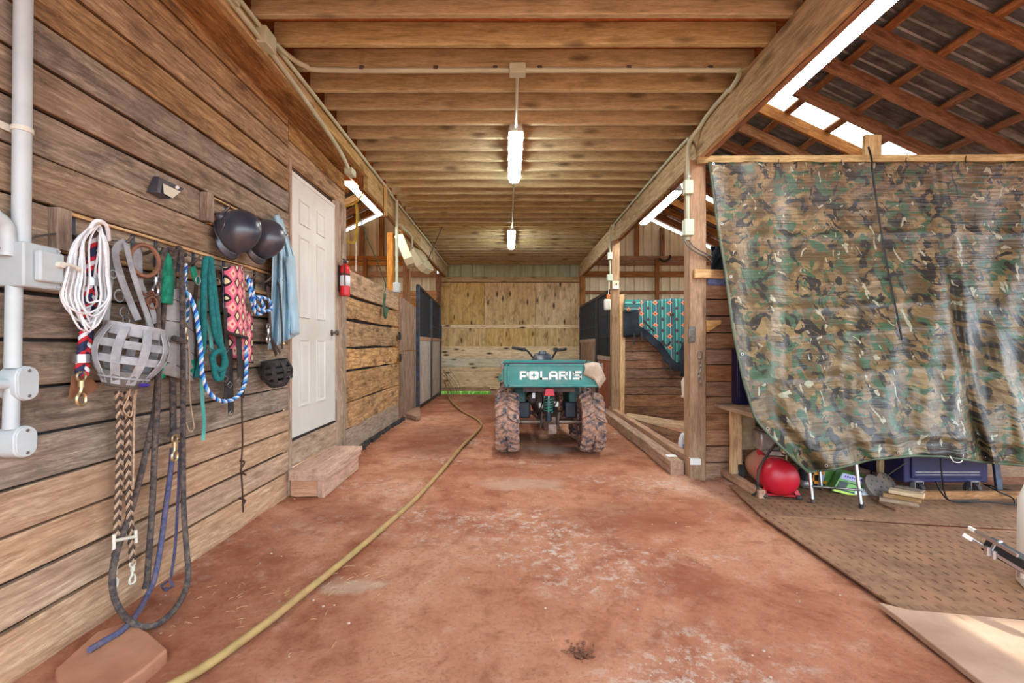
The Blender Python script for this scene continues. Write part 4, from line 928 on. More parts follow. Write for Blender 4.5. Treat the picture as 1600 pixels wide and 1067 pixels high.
# ---- helmets on the upper rail
def helmet(label, c, s):
    c = V(c); ax = V((.84, -.12, .42)).normalized()     # crown direction
    t = thing('riding_helmet', c, label, 'helmet', 'black helmets on the upper hook rail')
    z = ax; x = V((0.0, -.35, -.9)); x = (x-z*x.dot(z)).normalized(); y = z.cross(x); R = Matrix((x, y, z)).transposed()
    def E(a, e, k=1.0): return c + R @ V((.125*s*k*math.cos(e)*math.cos(a), .10*s*k*math.cos(e)*math.sin(a), .135*s*k*math.sin(e)))
    m = MB(); m.grid(lambda u, v: E(2*math.pi*u, -.45+v*(math.pi/2+.45)), 32, 14); m.build('shell', 'black_plastic', t, smooth=70, solid=.008)
    m = MB(); m.grid(lambda u, v: E(2*math.pi*u, -.5+v*(math.pi/2+.4), .9), 24, 8); m.build('liner', 'rubber', t, smooth=70)
    m = MB(); m.tube([E(2*math.pi*i/40, -.46, 1.02) for i in range(40)], .007*s, 6, True); m.build('rim', 'black_plastic', t, smooth=60)
    m = MB(); m.grid(lambda u, v: E(-1.0+2.0*u, -.42-v*.12, 1.0+.34*v*math.cos((u-.5)*2.2)), 14, 4); m.build('visor', 'black_plastic', t, smooth=60, solid=.006)
    for k in (-1, 1):
        m = MB(); m.tube(smoothpath([E(k*(1.1+.25*j), -.2+.32*math.sin(j*1.05), 1.015) for j in range(4)], 5), .0045*s, 6); m.build('trim_rib', 'iron', t, smooth=60)
        MB().ball(E(k*2.0, -.1, 1.0), .028*s, 12, 8).build('vent_cap', 'black_plastic', t, smooth=60)
    m = MB(); m.strap(smoothpath([E(2.4, -.45), E(2.8, -.9, .95), E(3.3, -.9, .95), E(3.8, -.45)], 5), .022, .004, (0, 0, 1)); m.build('harness_strap', 'blue_steel', t)
    p = E(3.14, -.75, .85); m = MB(); m.rod(p-ax*.01, p+ax*.015, .022, 12); m.build('fit_dial', 'rubber', t)
    return t
helmet('nearer black helmet with scuffed dome on the upper rail', at(371, 362, 2.62), 1.0)
helmet('farther black helmet hanging next to the pale blue shirt', at(413, 374, 2.87), .98)
# ---- solar wall lamp
t = thing('solar_wall_lamp', W(265, 310, .03), 'small black solar wall lamp with a pale panel', 'lamp')
q = [W(243, 273, .0), W(288, 294, .0), W(268, 312, .0), W(247, 302, .0)]
a1, a2 = W(244, 275, .015), W(286, 295, .015); b1, b2 = W(245, 300, .05), W(266, 311, .05)
m = MB(); m.add([a1-V((.015, 0, 0)), a2-V((.015, 0, 0)), b2-V((.05, 0, 0)), b1-V((.05, 0, 0)), a1+V((.01, 0, 0)), a2+V((.01, 0, 0)), b2, b1], [(0,1,2,3),(4,5,6,7),(0,1,5,4),(1,2,6,5),(2,3,7,6),(3,0,4,7)]); m.build('lamp_body', 'black_plastic', t, bevel=.004)
cc = (a1+a2+b1+b2)/4+V((.014, 0, 0)); m = MB()
m.prism([cc+(p-(a1+a2+b1+b2)/4)*.62+V((0, 0, -.012)) for p in (a1, a2, b2, b1)], (.004, 0, -.002)); m.build('solar_panel', 'solar_cell', t)
MB().ball(W(277, 293, .045), .009, 10, 8).build('motion_sensor', 'white_paint', t, smooth=60)
# ---- fire extinguisher
c = at(539, 463, 4.47)
t = thing('fire_extinguisher', c, 'red fire extinguisher with a white label beside the door', 'extinguisher')
m = MB(); m.lathe([(.030, 0), (.046, .006), (.048, .02), (.048, .265), (.042, .29), (.022, .312), (.018, .32)], c, n=20); cy = m.build('cylinder', 'red_paint', t, smooth=50)
m = MB(); m.lathe([(.0488, .10), (.0488, .20)], c, n=20, capa=False, capb=False); m.build('label_band', 'print_white', cy, smooth=50, solid=.001)
m = MB(); m.lathe([(.0495, .205), (.0495, .222)], c, n=20, capa=False, capb=False); m.build('label_stripe', 'print_dark', cy, smooth=50, solid=.001)
m = MB(); m.lathe([(.018, .32), (.018, .34), (.012, .345)], c, n=12); m.box(c+V((.005, -.02, .355)), (.016, .075, .012)); m.box(c+V((.005, -.025, .338)), (.014, .06, .006)); m.build('valve_head', 'dark_steel', t)
m = MB(); m.rod(c+V((.022, -.005, .335)), c+V((.032, -.005, .335)), .014, 14); m.build('pressure_gauge', 'steel', t)
m = MB(); m.tube(smoothpath([c+V((0, -.02, .335)), c+V((.02, -.06, .33)), c+V((.02, -.066, .27)), c+V((.02, -.056, .16)), c+V((.02, -.052, .10))], 5), .006, 8); m.build('discharge_hose', 'rubber', t, smooth=60)
m = MB(); m.lim((WX-.005, c.y-.03, c.z+.05), (c.x-.04, c.y+.03, c.z+.3)); m.build('wall_bracket', 'dark_steel', t)
# ================================================================== AISLE: step, slab, hose, timbers
t = thing('wooden_step', (-1.53, 3.8, 0), 'low wooden box step under the white door', 'step')
xa, xb = WX+.03, -1.385; y0, y1 = 3.43, 4.22
plank('front_board', t, (xb-.035, y0+.01, .06), (xb-.035, y1-.02, .06), .13, .04, 'step_wood'); plank('side_board', t, (xa, y0+.035, .06), (xb-.06, y0+.035, .06), .13, .04, 'step_wood'); plank('corner_block', t, (xb-.045, y0+.03, -.01), (xb-.045, y0+.03, .125), .055, .05, 'step_wood', wdir=(1, 0, 0), seg=1)
plank('side_board', t, (xa, y1-.035, .06), (xb-.06, y1-.035, .06), .13, .04, 'step_wood')
plank('top_board', t, ((xa+xb)/2, y0-.01, .145), ((xa+xb)/2, y1+.02, .145), xb-xa, .038, 'step_wood', wdir=(1, 0, 0)); plank('top_board', t, ((xa+xb)/2+.002, y0-.012, .184), ((xa+xb)/2+.002, y1+.03, .184), xb-xa+.004, .038, 'step_wood', wdir=(1, 0, 0))
q = [onZ(x, y, .0) for x, y in ((150, 1000), (200, 983), (232, 1000), (263, 1028), (225, 1062), (180, 1095), (95, 1110), (85, 1060))]
m = MB(); cc = sum(q, V())/len(q); top = [p+V((0, 0, .035)) for p in q]; vs = q+[cc+(p-cc)*.985+V((0, 0, 0)) for p in top]; n = len(q)
m.add([p-V((0, 0, .03)) for p in q]+vs[n:], [tuple(range(n-1, -1, -1)), tuple(range(n, 2*n))]+[(i, (i+1) % n, n+(i+1) % n, n+i) for i in range(n)])
m.build('stone_slab', 'stone', None, 'clay coloured stone slab on the floor at lower left corner', 'slab', bevel=.008)
P = [onZ(x, y, .016) for x, y in ((215, 1100), (275, 1067), (330, 1035), (420, 970), (470, 930), (540, 874), (600, 823), (650, 778), (690, 735), (722, 697), (742, 678), (752, 664), (744, 654), (722, 642), (707, 629), (702, 622))]+[at(698, 606, YB-.35), at(694, 596, YB-.3)]
MB().tube(smoothpath(P, 8), .0165, 10).build('garden_hose', 'hose', None, 'yellow garden hose snaking along the clay floor', 'hose', smooth=60)
tA = plank('floor_timber', None, (1.48, 4.02, .062), (1.515, 7.35, .062), .115, .125, 'timber_wood', wdir=(1, 0, 0), seg=8, wob=.006, ch=.008, label='grey dusty square timber lying on the clay floor by the post', cat='timber')
tB = thing('painted_timber', (1.6, 5.5, 0), 'timber with a white painted end stacked beside the grey timber', 'timber')
plank('lower_timber', tB, (1.585, 3.96+.12, .06), (1.61, 7.3, .06), .075, .12, 'timber_wood', wdir=(1, 0, 0), seg=5)
plank('upper_timber', tB, (1.585, 3.90, .147), (1.60, 7.2, .147), .085, .05, 'timber_wood', wdir=(1, 0, 0), seg=6, wob=.005)
m = MB(); m.lim((1.541, 3.887, .122), (1.629, 3.90, .173)); m.build('painted_end', 'white_paint', tB); m = MB(); m.lim((1.545, 3.90, .171), (1.626, 3.935, .175)); m.build('paint_patch', 'white_paint', tB)
m = MB(); m.lim((1.44, 4.16, .1), (1.53, 4.22, .131)); m.build('paint_patch', 'white_paint', tA)
p = onZ(640, 648, .0); m = MB(); m.prism([onZ(628, 650, .01), onZ(656, 640, .01), onZ(657, 655, .01), onZ(650, 657, .01)], (0, 0, .06)); m.build('wood_wedge', 'timber_wood', None, 'flat wooden wedge on the floor before the plank stall door', 'wood block', bevel=.004)
# pebbles and straw on the clay
def scatter(name, n, box, fn, mat, label, cat, parent=None):
    m = MB()
    for i in range(n): fn(m, V((random.uniform(*box[0]), random.uniform(*box[1]), .006)))
    return m.build(name, mat, parent, label, cat, kind='stuff', smooth=0)
def straw(m, p):
    a = random.uniform(0, 6.28); L = random.uniform(.012, .045); d = V((math.cos(a), math.sin(a), random.uniform(-.05, .1)))*L
    m.tube([p, p+d*.5+V((0, 0, .002)), p+d], .0009, 4)
def peb(m, p):
    r = random.uniform(.003, .008); m.ball(p, (r, r*random.uniform(.6, 1), r*.6), 6, 4)
def strawzone(m, p):
    c = random.choice([(-.72, 2.2, .16, .1), (-.05, 3.5, .25, .2), (.35, 4.1, .5, .5), (.1, 2.6, .9, .9), (-1.2, 3.0, .4, .8), (-1.3, 2.0, .2, .15), (-1.5, 5.0, .2, .6)])
    straw(m, V((random.gauss(c[0], c[2]), random.gauss(c[1], c[3]), .008)))
scatter('straw_litter', 260, ((-1, 1), (1, 2)), strawzone, 'straw', 'loose straw litter scattered over the clay floor', 'straw')
scatter('pebbles', 300, ((-1.6, 1.55), (1.5, 8.0)), peb, 'pebble', 'tiny pale pebbles scattered over the clay floor', 'pebbles')
def crumb(m, p):
    a = random.uniform(0, 6.28); r = abs(random.gauss(0, .028)); q = V((.26+r*math.cos(a)*1.2, 1.72+r*math.sin(a), -.028+r*.35)); s = random.uniform(.003, .008)
    m.ball(q, (s, s, s*.7), 6, 4)
scatter('hole_shade_crumbs', 90, ((0, 1), (0, 1)), crumb, 'rust', 'dark crumbs added as shade in the small hole in the clay floor', 'crumbs')  # dark crumbs added to stand in for shade inside the shallow hole
# ================================================================== QUAD BIKE
AX = .42; AY = 4.95
atv = thing('quad_bike', (AX, 5.6, 0), 'teal utility quad bike with a dump box and muddy tyres', 'quad bike')
def tyre(cx, cy, R=.312, w=.255, flip=1):
    c = V((cx, cy, R)); m = MB()
    prof = [(.145, -.085), (.165, -.112), (.225, -.126), (.268, -.118), (.288, -.085), (.293, 0), (.288, .085), (.268, .118), (.225, .126), (.165, .112), (.145, .085)]
    m.lathe(prof, c, (1, 0, 0), 36, False, False)
    n = 17
    for i in range(n):
        for sd in (-1, 1):
            a0 = 2*math.pi*(i+(.5 if sd > 0 else 0))/n
            pts = []
            for (dx, da, rr) in ((.008, .0, .296), (.062, .13, .296), (.105, .18, .286), (.127, .20, .262)):
                a = a0+da; pts.append((V((sd*dx, rr*math.cos(a), rr*math.sin(a))), V((0, math.cos(a), math.sin(a)))))
            vs = []; 
            for (p, nr) in pts:
                tg = V((0, -nr.z, nr.y))
                for (s1, s2) in ((-1, -.3), (1, -.3), (.7, 1), (-.7, 1)): vs.append(c+p+tg*(s1*.021)+nr*(s2*.024))
            fs = [(j*4+k, j*4+(k+1) % 4, j*4+4+(k+1) % 4, j*4+4+k) for j in range(3) for k in range(4)]+[(3, 2, 1, 0), (12, 13, 14, 15)]
            m.add(vs, fs)
    ty = m.build('tyre', 'tyre', atv, smooth=40)
    m = MB(); m.lathe([(.146, -.09), (.150, -.10), (.135, -.08), (.12, -.02), (.05, 0), (.05, .02), (.12, .03), (.135, .08), (.150, .10), (.146, .09)], c, (1, 0, 0), 24); m.build('wheel_rim', 'axle', ty, smooth=30)
    return ty
for dy in (0, .70, 2.1):
    tyre(AX-.45, AY+dy); tyre(AX+.45, AY+dy)
# dump box
TY = 4.72
def T(x, y, dY=0): return at(x, y, TY+dY)
zb, zt = T(0, 604).z, T(0, 568).z; xl, xr = T(787, 0).x, T(938, 0).x
tg = MB(); tg.lim((xl, TY, zb), (xr, TY+.02, zt)); tail = tg.build('tailgate', 'atv_teal', atv, bevel=.004)
m = MB()   # pressed frame of the tailgate
for (a, b) in (((xl, zt-.012), (xr, zt-.012)), ((xl, zb+.012), (xr, zb+.012))): m.bar((a[0], TY-.006, a[1]), (b[0], TY-.006, b[1]), .016, .026)
m.build('gate_hem', 'atv_teal', tail, bevel=.004)
for xx in (xl+.015, xl+.05, xr-.015):
    m = MB(); m.bar((xx, TY-.006, zb), (xx, TY-.006, zt), .016, .02, (1, 0, 0)); m.build('gate_rib', 'atv_teal', tail, bevel=.004)
m = MB(); m.bar((xl-.01, TY-.004, zt+.004), (xr+.01, TY-.004, zt+.004), .03, .012); m.build('top_lip', 'atv_blue_black', tail, bevel=.003)
L = .92
for s, xx in ((-1, xl), (1, xr)):
    m = MB(); m.add([V((xx, TY+.01, zb)), V((xx, TY+L, zb)), V((xx+s*.03, TY+L, zt)), V((xx+s*.03, TY+.01, zt)), V((xx-s*.015, TY+.01, zb)), V((xx-s*.015, TY+L, zb)), V((xx+s*.015, TY+L, zt)), V((xx+s*.015, TY+.01, zt))], [(0,1,2,3),(4,7,6,5),(0,4,5,1),(1,5,6,2),(2,6,7,3),(3,7,4,0)]); m.build('box_side', 'atv_teal', atv, bevel=.003)
m = MB(); m.lim((xl, TY+L-.015, zb), (xr, TY+L, zt+.005)); m.build('box_front', 'atv_teal', atv, bevel=.003)
m = MB(); m.lim((xl, TY+.02, zb-.012), (xr, TY+L, zb+.004)); m.build('box_floor', 'atv_dark_teal', atv)
m = MB(); m.lim((AX-.28, TY+.22, zb-.05), (AX+.28, TY+.26, zb-.012)); m.lim((AX-.3, TY+.5, zb-.05), (AX+.3, TY+.55, zb-.012)); m.build('box_cradle', 'chassis', atv)
for xx in (xl-.012, xr+.012):
    m = MB(); m.box((xx, TY-.012, zt-.03), (.03, .03, .06)); m.build('gate_latch', 'axle', atv, bevel=.003)
# lettering: wide rounded capitals with a four-pointed star in the O
h = .088; lx0 = T(812, 0).x; z0 = T(0, 593).z; wl_ = .090; gp_ = .0115; st = .0215; yy = TY-.005
def LT(i): return lx0 + i*(wl_+gp_)
def letter(name, polys, i, w=1.0):
    m = MB()
    for P in polys: m.prism([V((LT(i)+x*wl_, yy, z0+z*h)) for x, z in P], (0, .004, 0))
    m.build(name, 'letter_white', tail, smooth=0)
R_ = lambda x0, z0_, x1, z1: [(x0, z0_), (x1, z0_), (x1, z1), (x0, z1)]
s_ = st/wl_; v_ = st/h
letter('letter', [R_(0, 0, s_, 1), R_(s_, 1-v_, .85, 1), [(.85, 1), (1, .85), (1, .42), (.85, .28), (.85-.1, .28), (.75, 1-v_*.5), (.75, 1)], R_(s_, .28, .85, .28+v_)], 0)
m = MB(); oc = V((LT(1)+.5*wl_, yy, z0+.5*h)); ow, oh = wl_*.56, h*.5
rr_ = [(-.72, -1), (.72, -1), (1, -.7), (1, .7), (.72, 1), (-.72, 1), (-1, .7), (-1, -.7)]; m.prism([oc+V((x*ow, 0, z*oh)) for x, z in rr_], (0, .004, 0)); m.build('letter', 'letter_white', tail, smooth=0)
m = MB(); star = []
for k in range(8):
    r = 1.0 if k % 2 == 0 else .28; a = k*math.pi/4; star.append(oc+V((r*math.cos(a)*ow*.72, -.003, r*math.sin(a)*oh*.78)))
m.prism(star, (0, .004, 0)); m.build('star_emblem', 'atv_teal', tail, smooth=0)
letter('letter', [R_(.1, 0, .1+s_, 1), R_(.1, 0, 1, v_)], 2)
letter('letter', [R_(0, 0, s_, .75), R_(1-s_, 0, 1, .75), [(0, .75), (.22, 1), (.78, 1), (1, .75), (1-s_, .70), (.72, 1-v_), (.28, 1-v_), (s_, .70)], R_(s_, .3, 1-s_, .3+v_)], 3)
letter('letter', [R_(0, 0, s_, 1), R_(s_, 1-v_, .85, 1), [(.85, 1), (1, .85), (1, .5), (.85, .36), (.75, .36), (.75, 1)], R_(s_, .36, .85, .36+v_), [(.5, .38), (.76, .38), (1, 0), (.74, 0)]], 4)
letter('letter', [R_(.04, 0, .04+s_, 1)], 5)
_old = LT
def LT(i): return _old(i) - .64*wl_ if i == 6 else _old(i)
letter('letter', [R_(.08, 1-v_, 1, 1), [(0, .9), (.08, 1), (s_, 1), (s_, .5), (.08, .42), (0, .5)], R_(.08, .40, .92, .40+v_*.95), [(1-s_, .0), (.92, 0), (1, .1), (1, .5), (.92, .62), (1-s_, .62)], R_(0, 0, .92, v_)], 6)
# fenders, seat, steering
for s in (-1, 1):
    m = MB(); cx = AX+s*.30
    m.add([V((cx-.06, 5.1, .46)), V((cx+.06, 5.1, .46)), V((cx+.07, 5.15, .70)), V((cx-.07, 5.15, .70)), V((cx-.06, 5.7, .46)), V((cx+.06, 5.7, .46)), V((cx+.07, 5.7, .70)), V((cx-.07, 5.7, .70))], [(0,1,2,3),(4,7,6,5),(0,4,5,1),(1,5,6,2),(2,6,7,3),(3,7,4,0)]); m.build('inner_fender', 'atv_dark_teal', atv, bevel=.02)
    m = MB(); m.box((AX+s*.26, 5.22, .42), (.13, .25, .18)); m.build('foot_box', 'atv_blue_black', atv, bevel=.015)
    m = MB(); m.grid(lambda u, v: (AX+s*(.22+.36*v), 6.0+.9*u, .78-.12*v*v+.05*math.sin(u*math.pi)), 10, 6); m.build('front_fender', 'atv_teal', atv, smooth=60, solid=.006)
m = MB(); m.ball((AX, 6.0, .90), (.15, .38, .12), 16, 10); m.build('saddle', 'atv_blue_black', atv, smooth=60)
pc = at(848, 562, 6.15)
m = MB(); m.add([pc+V(p) for p in ((-.16, -.03, -.07), (.16, -.03, -.07), (.12, -.01, .055), (-.12, -.01, .055), (-.16, .25, -.07), (.16, .25, -.07), (.10, .2, .09), (-.10, .2, .09))], [(0,1,2,3),(4,7,6,5),(0,4,5,1),(1,5,6,2),(2,6,7,3),(3,7,4,0)]); m.build('tank_cover', 'atv_blue_black', atv, bevel=.02)
m = MB(); m.box(pc+V((0, .06, .09)), (.1, .1, .06)); m.build('instrument_pod', 'black_plastic', atv, bevel=.015)
hb = [(801, 543), (815, 545), (824, 548), (836, 562), (848, 566), (860, 562), (870, 548), (876, 546), (884, 545)]
m = MB(); m.tube(smoothpath([at(x, y, 6.32-.0015*abs(x-844)) for x, y in hb], 5), .013, 10); bar_ = m.build('handlebar', 'dark_steel', atv, smooth=60)
for (xa_, ya_, xb_, yb_) in ((800, 543, 815, 545.5), (871, 547, 885, 545)):
    m = MB(); m.tube([at(xa_, ya_, 6.26), at(xb_, yb_, 6.28)], .022, 10); m.build('hand_grip', 'rubber', bar_, smooth=60)
for xx, yy_ in ((818, 546), (868, 546)):
    m = MB(); m.box(at(xx, yy_, 6.28), (.06, .06, .05)); m.tube(smoothpath([at(xx, yy_, 6.26), at(xx-4 if xx < 844 else xx+4, yy_-1, 6.18), at(xx-14 if xx < 844 else xx+14, yy_, 6.2)], 4), .006, 6); m.build('brake_lever', 'dark_steel', bar_, bevel=.005)
# running gear under the box
def P_(x, y, Y=4.95): return at(x, y, Y)
m = MB(); m.rod((AX-.36, AY, .31), (AX+.36, AY, .31), .022, 12); m.build('rear_axle', 'axle', atv, smooth=60)
m = MB(); m.rod((AX-.36, AY+.7, .31), (AX+.36, AY+.7, .31), .022, 12); m.build('middle_axle', 'axle', atv, smooth=60)
m = MB(); m.box((AX+.01, AY+.02, .30), (.13, .16, .15)); m.rod((AX+.01, AY-.1, .30), (AX+.01, AY+.12, .30), .055, 14); m.build('gear_case', 'chassis', atv, bevel=.012)
m = MB(); m.box((AX+.01, AY-.22, .29), (.07, .18, .08)); m.box((AX+.01, AY-.315, .29), (.085, .03, .095)); m.build('hitch_receiver', 'axle', atv, bevel=.004)
for s in (-1, 1):
    m = MB(); m.bar((AX+s*.06, AY-.04, .33), (AX+s*.17, AY+.75, .47), .04, .05); m.build('swing_arm', 'chassis', atv, bevel=.005)
    m = MB(); m.rod((AX+s*.05, AY-.05, .28), (AX+s*.19, AY+.2, .40), .014, 8); m.build('brace_rod', 'axle', atv)
    m = MB(); m.rod((AX+s*.09, AY-.03, .24), (AX+s*.09+.02, AY-.03, .42), .013, 8); m.build('drop_link', 'chassis', atv)
m = MB(); m.bar((AX-.12, AY+.05, .66), (AX-.12, AY+1.3, .60), .04, .05); m.build('frame_rail', 'chassis', atv); m = MB(); m.bar((AX+.12, AY+.05, .66), (AX+.12, AY+1.3, .60), .04, .05); m.build('frame_rail', 'chassis', atv)
m = MB(); m.bar((AX-.28, AY, .66), (AX+.28, AY, .66), .04, .04); m.build('frame_cross', 'chassis', atv)
sx_ = P_(855.5, 0).x
m = MB(); m.rod((sx_, AY-.12, .36), (sx_+.003, AY-.12, .66), .016, 10); sh_ = m.build('shock_rod', 'steel', atv, smooth=60)
m = MB(); m.rod((sx_, AY-.12, .345), (sx_, AY-.12, .435), .033, 12); m.build('shock_body', 'atv_blue_black', sh_, smooth=60)
co = [V((sx_+.042*math.cos(a_), AY-.12+.042*math.sin(a_), .435+.16*a_/(2*math.pi*5.5))) for a_ in [i*2*math.pi*5.5/100 for i in range(101)]]
m = MB(); m.tube(co, .0085, 8); m.build('coil_spring', 'spring_teal', sh_, smooth=60)
m = MB(); a_, b_ = P_(852, 617, 4.80), P_(865.5, 607, 4.80)
m.prism([V((a_.x-.012, 4.80, a_.z-.012)), V((b_.x+.012, 4.80, a_.z-.012)), V((b_.x-.004, 4.80, b_.z)), V((a_.x+.004, 4.80, b_.z))], (0, .05, 0)); m.build('tail_light', 'tail_red', atv, bevel=.006)
m = MB(); m.lathe([(.03, 0), (.055, .02), (.06, .1), (.06, .32), (.045, .36)], (AX-.17, AY+.1, .55), (0, 1, 0), 16); m.build('muffler', 'chassis', atv, smooth=50)
m = MB(); m.box((AX-.165, AY-.02, .60), (.03, .02, .055)); m.build('warning_tag', 'print_white', atv)
m = MB(); m.box((AX, 5.75, .47), (.30, .55, .26)); m.build('engine', 'chassis', atv, bevel=.03)
m = MB(); m.box((AX, 6.5, .50), (.34, 1.2, .2)); m.build('front_body', 'atv_dark_teal', atv, bevel=.04)
for i in range(5):
    a0 = P_(838+i*8, 612+3*(i % 2), 4.9); m = MB(); m.tube(smoothpath([a0, a0+V((random.uniform(-.03, .03), .02, -.08)), a0+V((random.uniform(-.06, .06), .05, -.16)), a0+V((random.uniform(-.05, .05), .08, -.24))], 4), .006, 6); m.build('hose_line', 'cable_black', atv, smooth=60)
for (x_, y_) in ((845, 633), (869, 631)):
    m = MB(); m.box(P_(x_, y_, 4.98), (.06, .05, .07)); m.build('bracket', 'alu', atv, bevel=.01)
# feed sack scrap hung on the corner of the box
t = thing('burlap_sack', T(925, 590), 'cream burlap sack draped over the corner of the dump box', 'sack')
def sk(u, v): return at(913+u*24, 568, TY-.028)
ol = [(913, 568), (925, 566), (936, 567), (940, 575), (947, 592), (942, 599), (937, 607), (933, 600), (928, 593), (911, 585), (914, 577)]
cx_ = [at(x, y, TY-.026-.008*(i % 2)) for i, (x, y) in enumerate(ol)]; cm = at(926, 581, TY-.042); m = MB()
mid = [cm+(p-cm)*.55+V((0, -.006*(i % 3), 0)) for i, p in enumerate(cx_)]; n = len(ol)
m.add([cm]+mid+cx_, [(0, 1+i, 1+(i+1) % n) for i in range(n)]+[(1+i, 1+n+i, 1+n+(i+1) % n, 1+(i+1) % n) for i in range(n)]); m.build('sack_front', 'burlap', t, solid=.005, smooth=60)
MB().grid(lambda u, v: sk(u, 0)+V((.0, .02+.10*v, .005-.012*v*v)), 12, 4).build('sack_top', 'burlap', t, solid=.006, smooth=60)
# ================================================================== LAMPS, CONDUIT, FANS
def fixture(name, label, c0, c1, w, hgt=.10, body='grey_pvc', group='fluorescent ceiling fixtures', ends=True):
    """vapour-tight strip light from c0 to c1 (lower centre line)"""
    c0 = V(c0); c1 = V(c1); t = thing(name, (c0+c1)/2, label, 'light', group)
    d = (c1-c0).normalized(); sd = d.cross(V((0, 0, 1))).normalized(); up = V((0, 0, 1))
    def sect(s, zz): return [(-w/2*s, 0+zz)]
    def loftpts(prof, inset):
        vs = []; 
        for q, sc in ((0, .82), (inset, 1), ((c1-c0).length-inset, 1), ((c1-c0).length, .82)):
            for (a, b) in prof: vs.append(c0+d*q+sd*(a*sc)+up*b)
        n = len(prof); fs = [(i*n+k, i*n+(k+1) % n, (i+1)*n+(k+1) % n, (i+1)*n+k) for i in range(3) for k in range(n)]+[tuple(range(n)), tuple(3*n+k for k in range(n))]
        return vs, fs
    m = MB(); m.add(*loftpts([(-w/2, .030), (-w/2, .056), (-w*.4, hgt), (w*.4, hgt), (w/2, .056), (w/2, .030)], .03)); m.build('housing', body, t, smooth=30)
    m = MB(); m.add(*loftpts([(-w/2*.9, .0305), (-w*.38, .008), (-w*.25, 0), (w*.25, 0), (w*.38, .008), (w/2*.9, .0305)], .03)); m.build('diffuser', 'diffuser', t, smooth=30)
    n = 5
    for i in range(n):
        p = c0+d*((c1-c0).length*(i+.5)/n)
        for s in (-1, 1):
            m = MB(); m.box(p+sd*(s*w*.5)+up*.036, (.012, .012, .03), Matrix((d, sd, up)).transposed()); m.build('clip', 'wax', t)
    return t
FH = CH+1.79
fixture('ceiling_light', 'nearer hanging strip light over the aisle', (.05, 3.86, FH), (.045, 5.02, FH), .13)
fixture('ceiling_light', 'small far strip light over the aisle, beyond the first one', (.02, 7.2, FH), (.02, 8.45, FH), .13)
fixture('ceiling_light', 'long strip light beside the right beam under the metal roof', (1.95, 1.95, CH+1.77), (1.95, 3.26, CH+1.77), .125)
fixture('ceiling_light', 'strip light hung in the right stall beyond the front post', (1.95, 5.30, CH+1.77), (1.95, 6.67, CH+1.77), .125)
fixture('ceiling_light', 'strip light hung behind the left beam beyond the door', (-1.80, 5.06, CH+1.80), (-1.80, 6.26, CH+1.80), .125, body='osb_trim')
for lab, x, ya, yb, z in (('hanging chains of the long right strip light', 1.95, 2.2, 3.05, CH+1.86), ('hanging chains of the right stall strip light', 1.95, 5.55, 6.4, CH+1.86), ('hanging chains of the left strip light', -1.80, 5.3, 6.0, CH+1.88)):
    zz = CH+4.44-.47*abs(x)
    t = thing('light_chain', (x, ya, z), lab, 'chain')
    for y in (ya, yb): m = MB(); m.rod((x, y, z-.01), (x, y, zz+.08), .004, 6); m.build('chain', 'wire_grey', t)
def boxfit(p, s, parent, mat='green_pvc'): m = MB(); m.box(p, s); return m.build('junction_box', mat, parent, bevel=.006)
def clips(parent, pts, dr=(0, 0, 1), r=.02):
    for p in pts: m = MB(); m.box(V(p)+V(dr)*.012, (.03, .03, .03)); m.build('pipe_clip', 'iron', parent, bevel=.004)
CZ = JH-.022; CY = 3.07
t = thing('aisle_conduit', (0, CY, CZ), 'pale plastic conduit crossing the joists to the aisle lights', 'conduit')
P = [V((-1.425, 2.75, JH-.05)), V((-1.42, 2.92, CZ)), V((-1.36, 3.02, CZ)), V((-1.2, CY, CZ)), V((0, CY, CZ)), V((1.4, CY, CZ)), V((1.53, CY, CZ)), V((1.57, CY+.06, CZ-.01)), V((1.575, CY+.2, CZ-.03))]
MB().tube(smoothpath(P, 6), .0165, 10).build('conduit_pipe', 'green_pvc', t, smooth=60)
boxfit((.05, CY, CZ), (.11, .07, .07), t); clips(t, [(-1.0, CY, CZ), (-.5, CY, CZ), (-.1, CY, CZ), (.2, CY, CZ), (.8, CY, CZ), (1.35, CY, CZ)])
m = MB(); m.tube([(.05, CY, CZ-.01), (.05, 3.9, FH+.07)], .0125, 10); m.build('drop_pipe', 'green_pvc', t, smooth=60)
m = MB(); m.tube([(.045, 5.0, FH+.08), (.03, 7.25, FH+.08)], .010, 8); m.build('link_pipe', 'green_pvc', t, smooth=60)
# right side run along the beam with two boxes on the post
t = thing('beam_conduit', (1.57, 4, 2.5), 'pale conduit along the right beam and down the front post', 'conduit')
bz = JH-.03; bxx = RX-.018
MB().tube(smoothpath([(bxx, CY+.2, bz), (bxx, 3.62, bz-.0), (bxx, 3.8, bz-.03), (1.535, 3.9, bz-.12), (1.535, 3.93, bz-.3), (1.535, 3.93, 2.05)], 6), .0165, 10).build('conduit_pipe', 'green_pvc', t, smooth=60)
MB().tube(smoothpath([(1.55, 3.93, bz-.16), (bxx, 4.02, bz-.06), (bxx, 4.3, bz), (bxx, 6.7, bz), (bxx, 6.9, bz-.02), (1.535, 6.96, bz-.1), (1.535, 6.96, 2.1)], 6), .0145, 10).build('conduit_pipe', 'green_pvc', t, smooth=60)
for (px_, py_, s) in ((1071, 293, (.075, .06, .12)), (1070, 356, (.08, .07, .14))):
    p = at(px_, py_, 3.9); boxfit((1.525, 3.9, p.z), s, t)
for (px_, py_, s) in ((951, 400, (.07, .06, .11)), (950, 434, (.08, .07, .1))):
    p = at(px_, py_, 6.9); boxfit((1.51, 6.9, p.z), s, t)
clips(t, [(bxx, 5.0, bz), (bxx, 6.0, bz), (1.535, 3.93, 2.6)], (.5, 0, 0))
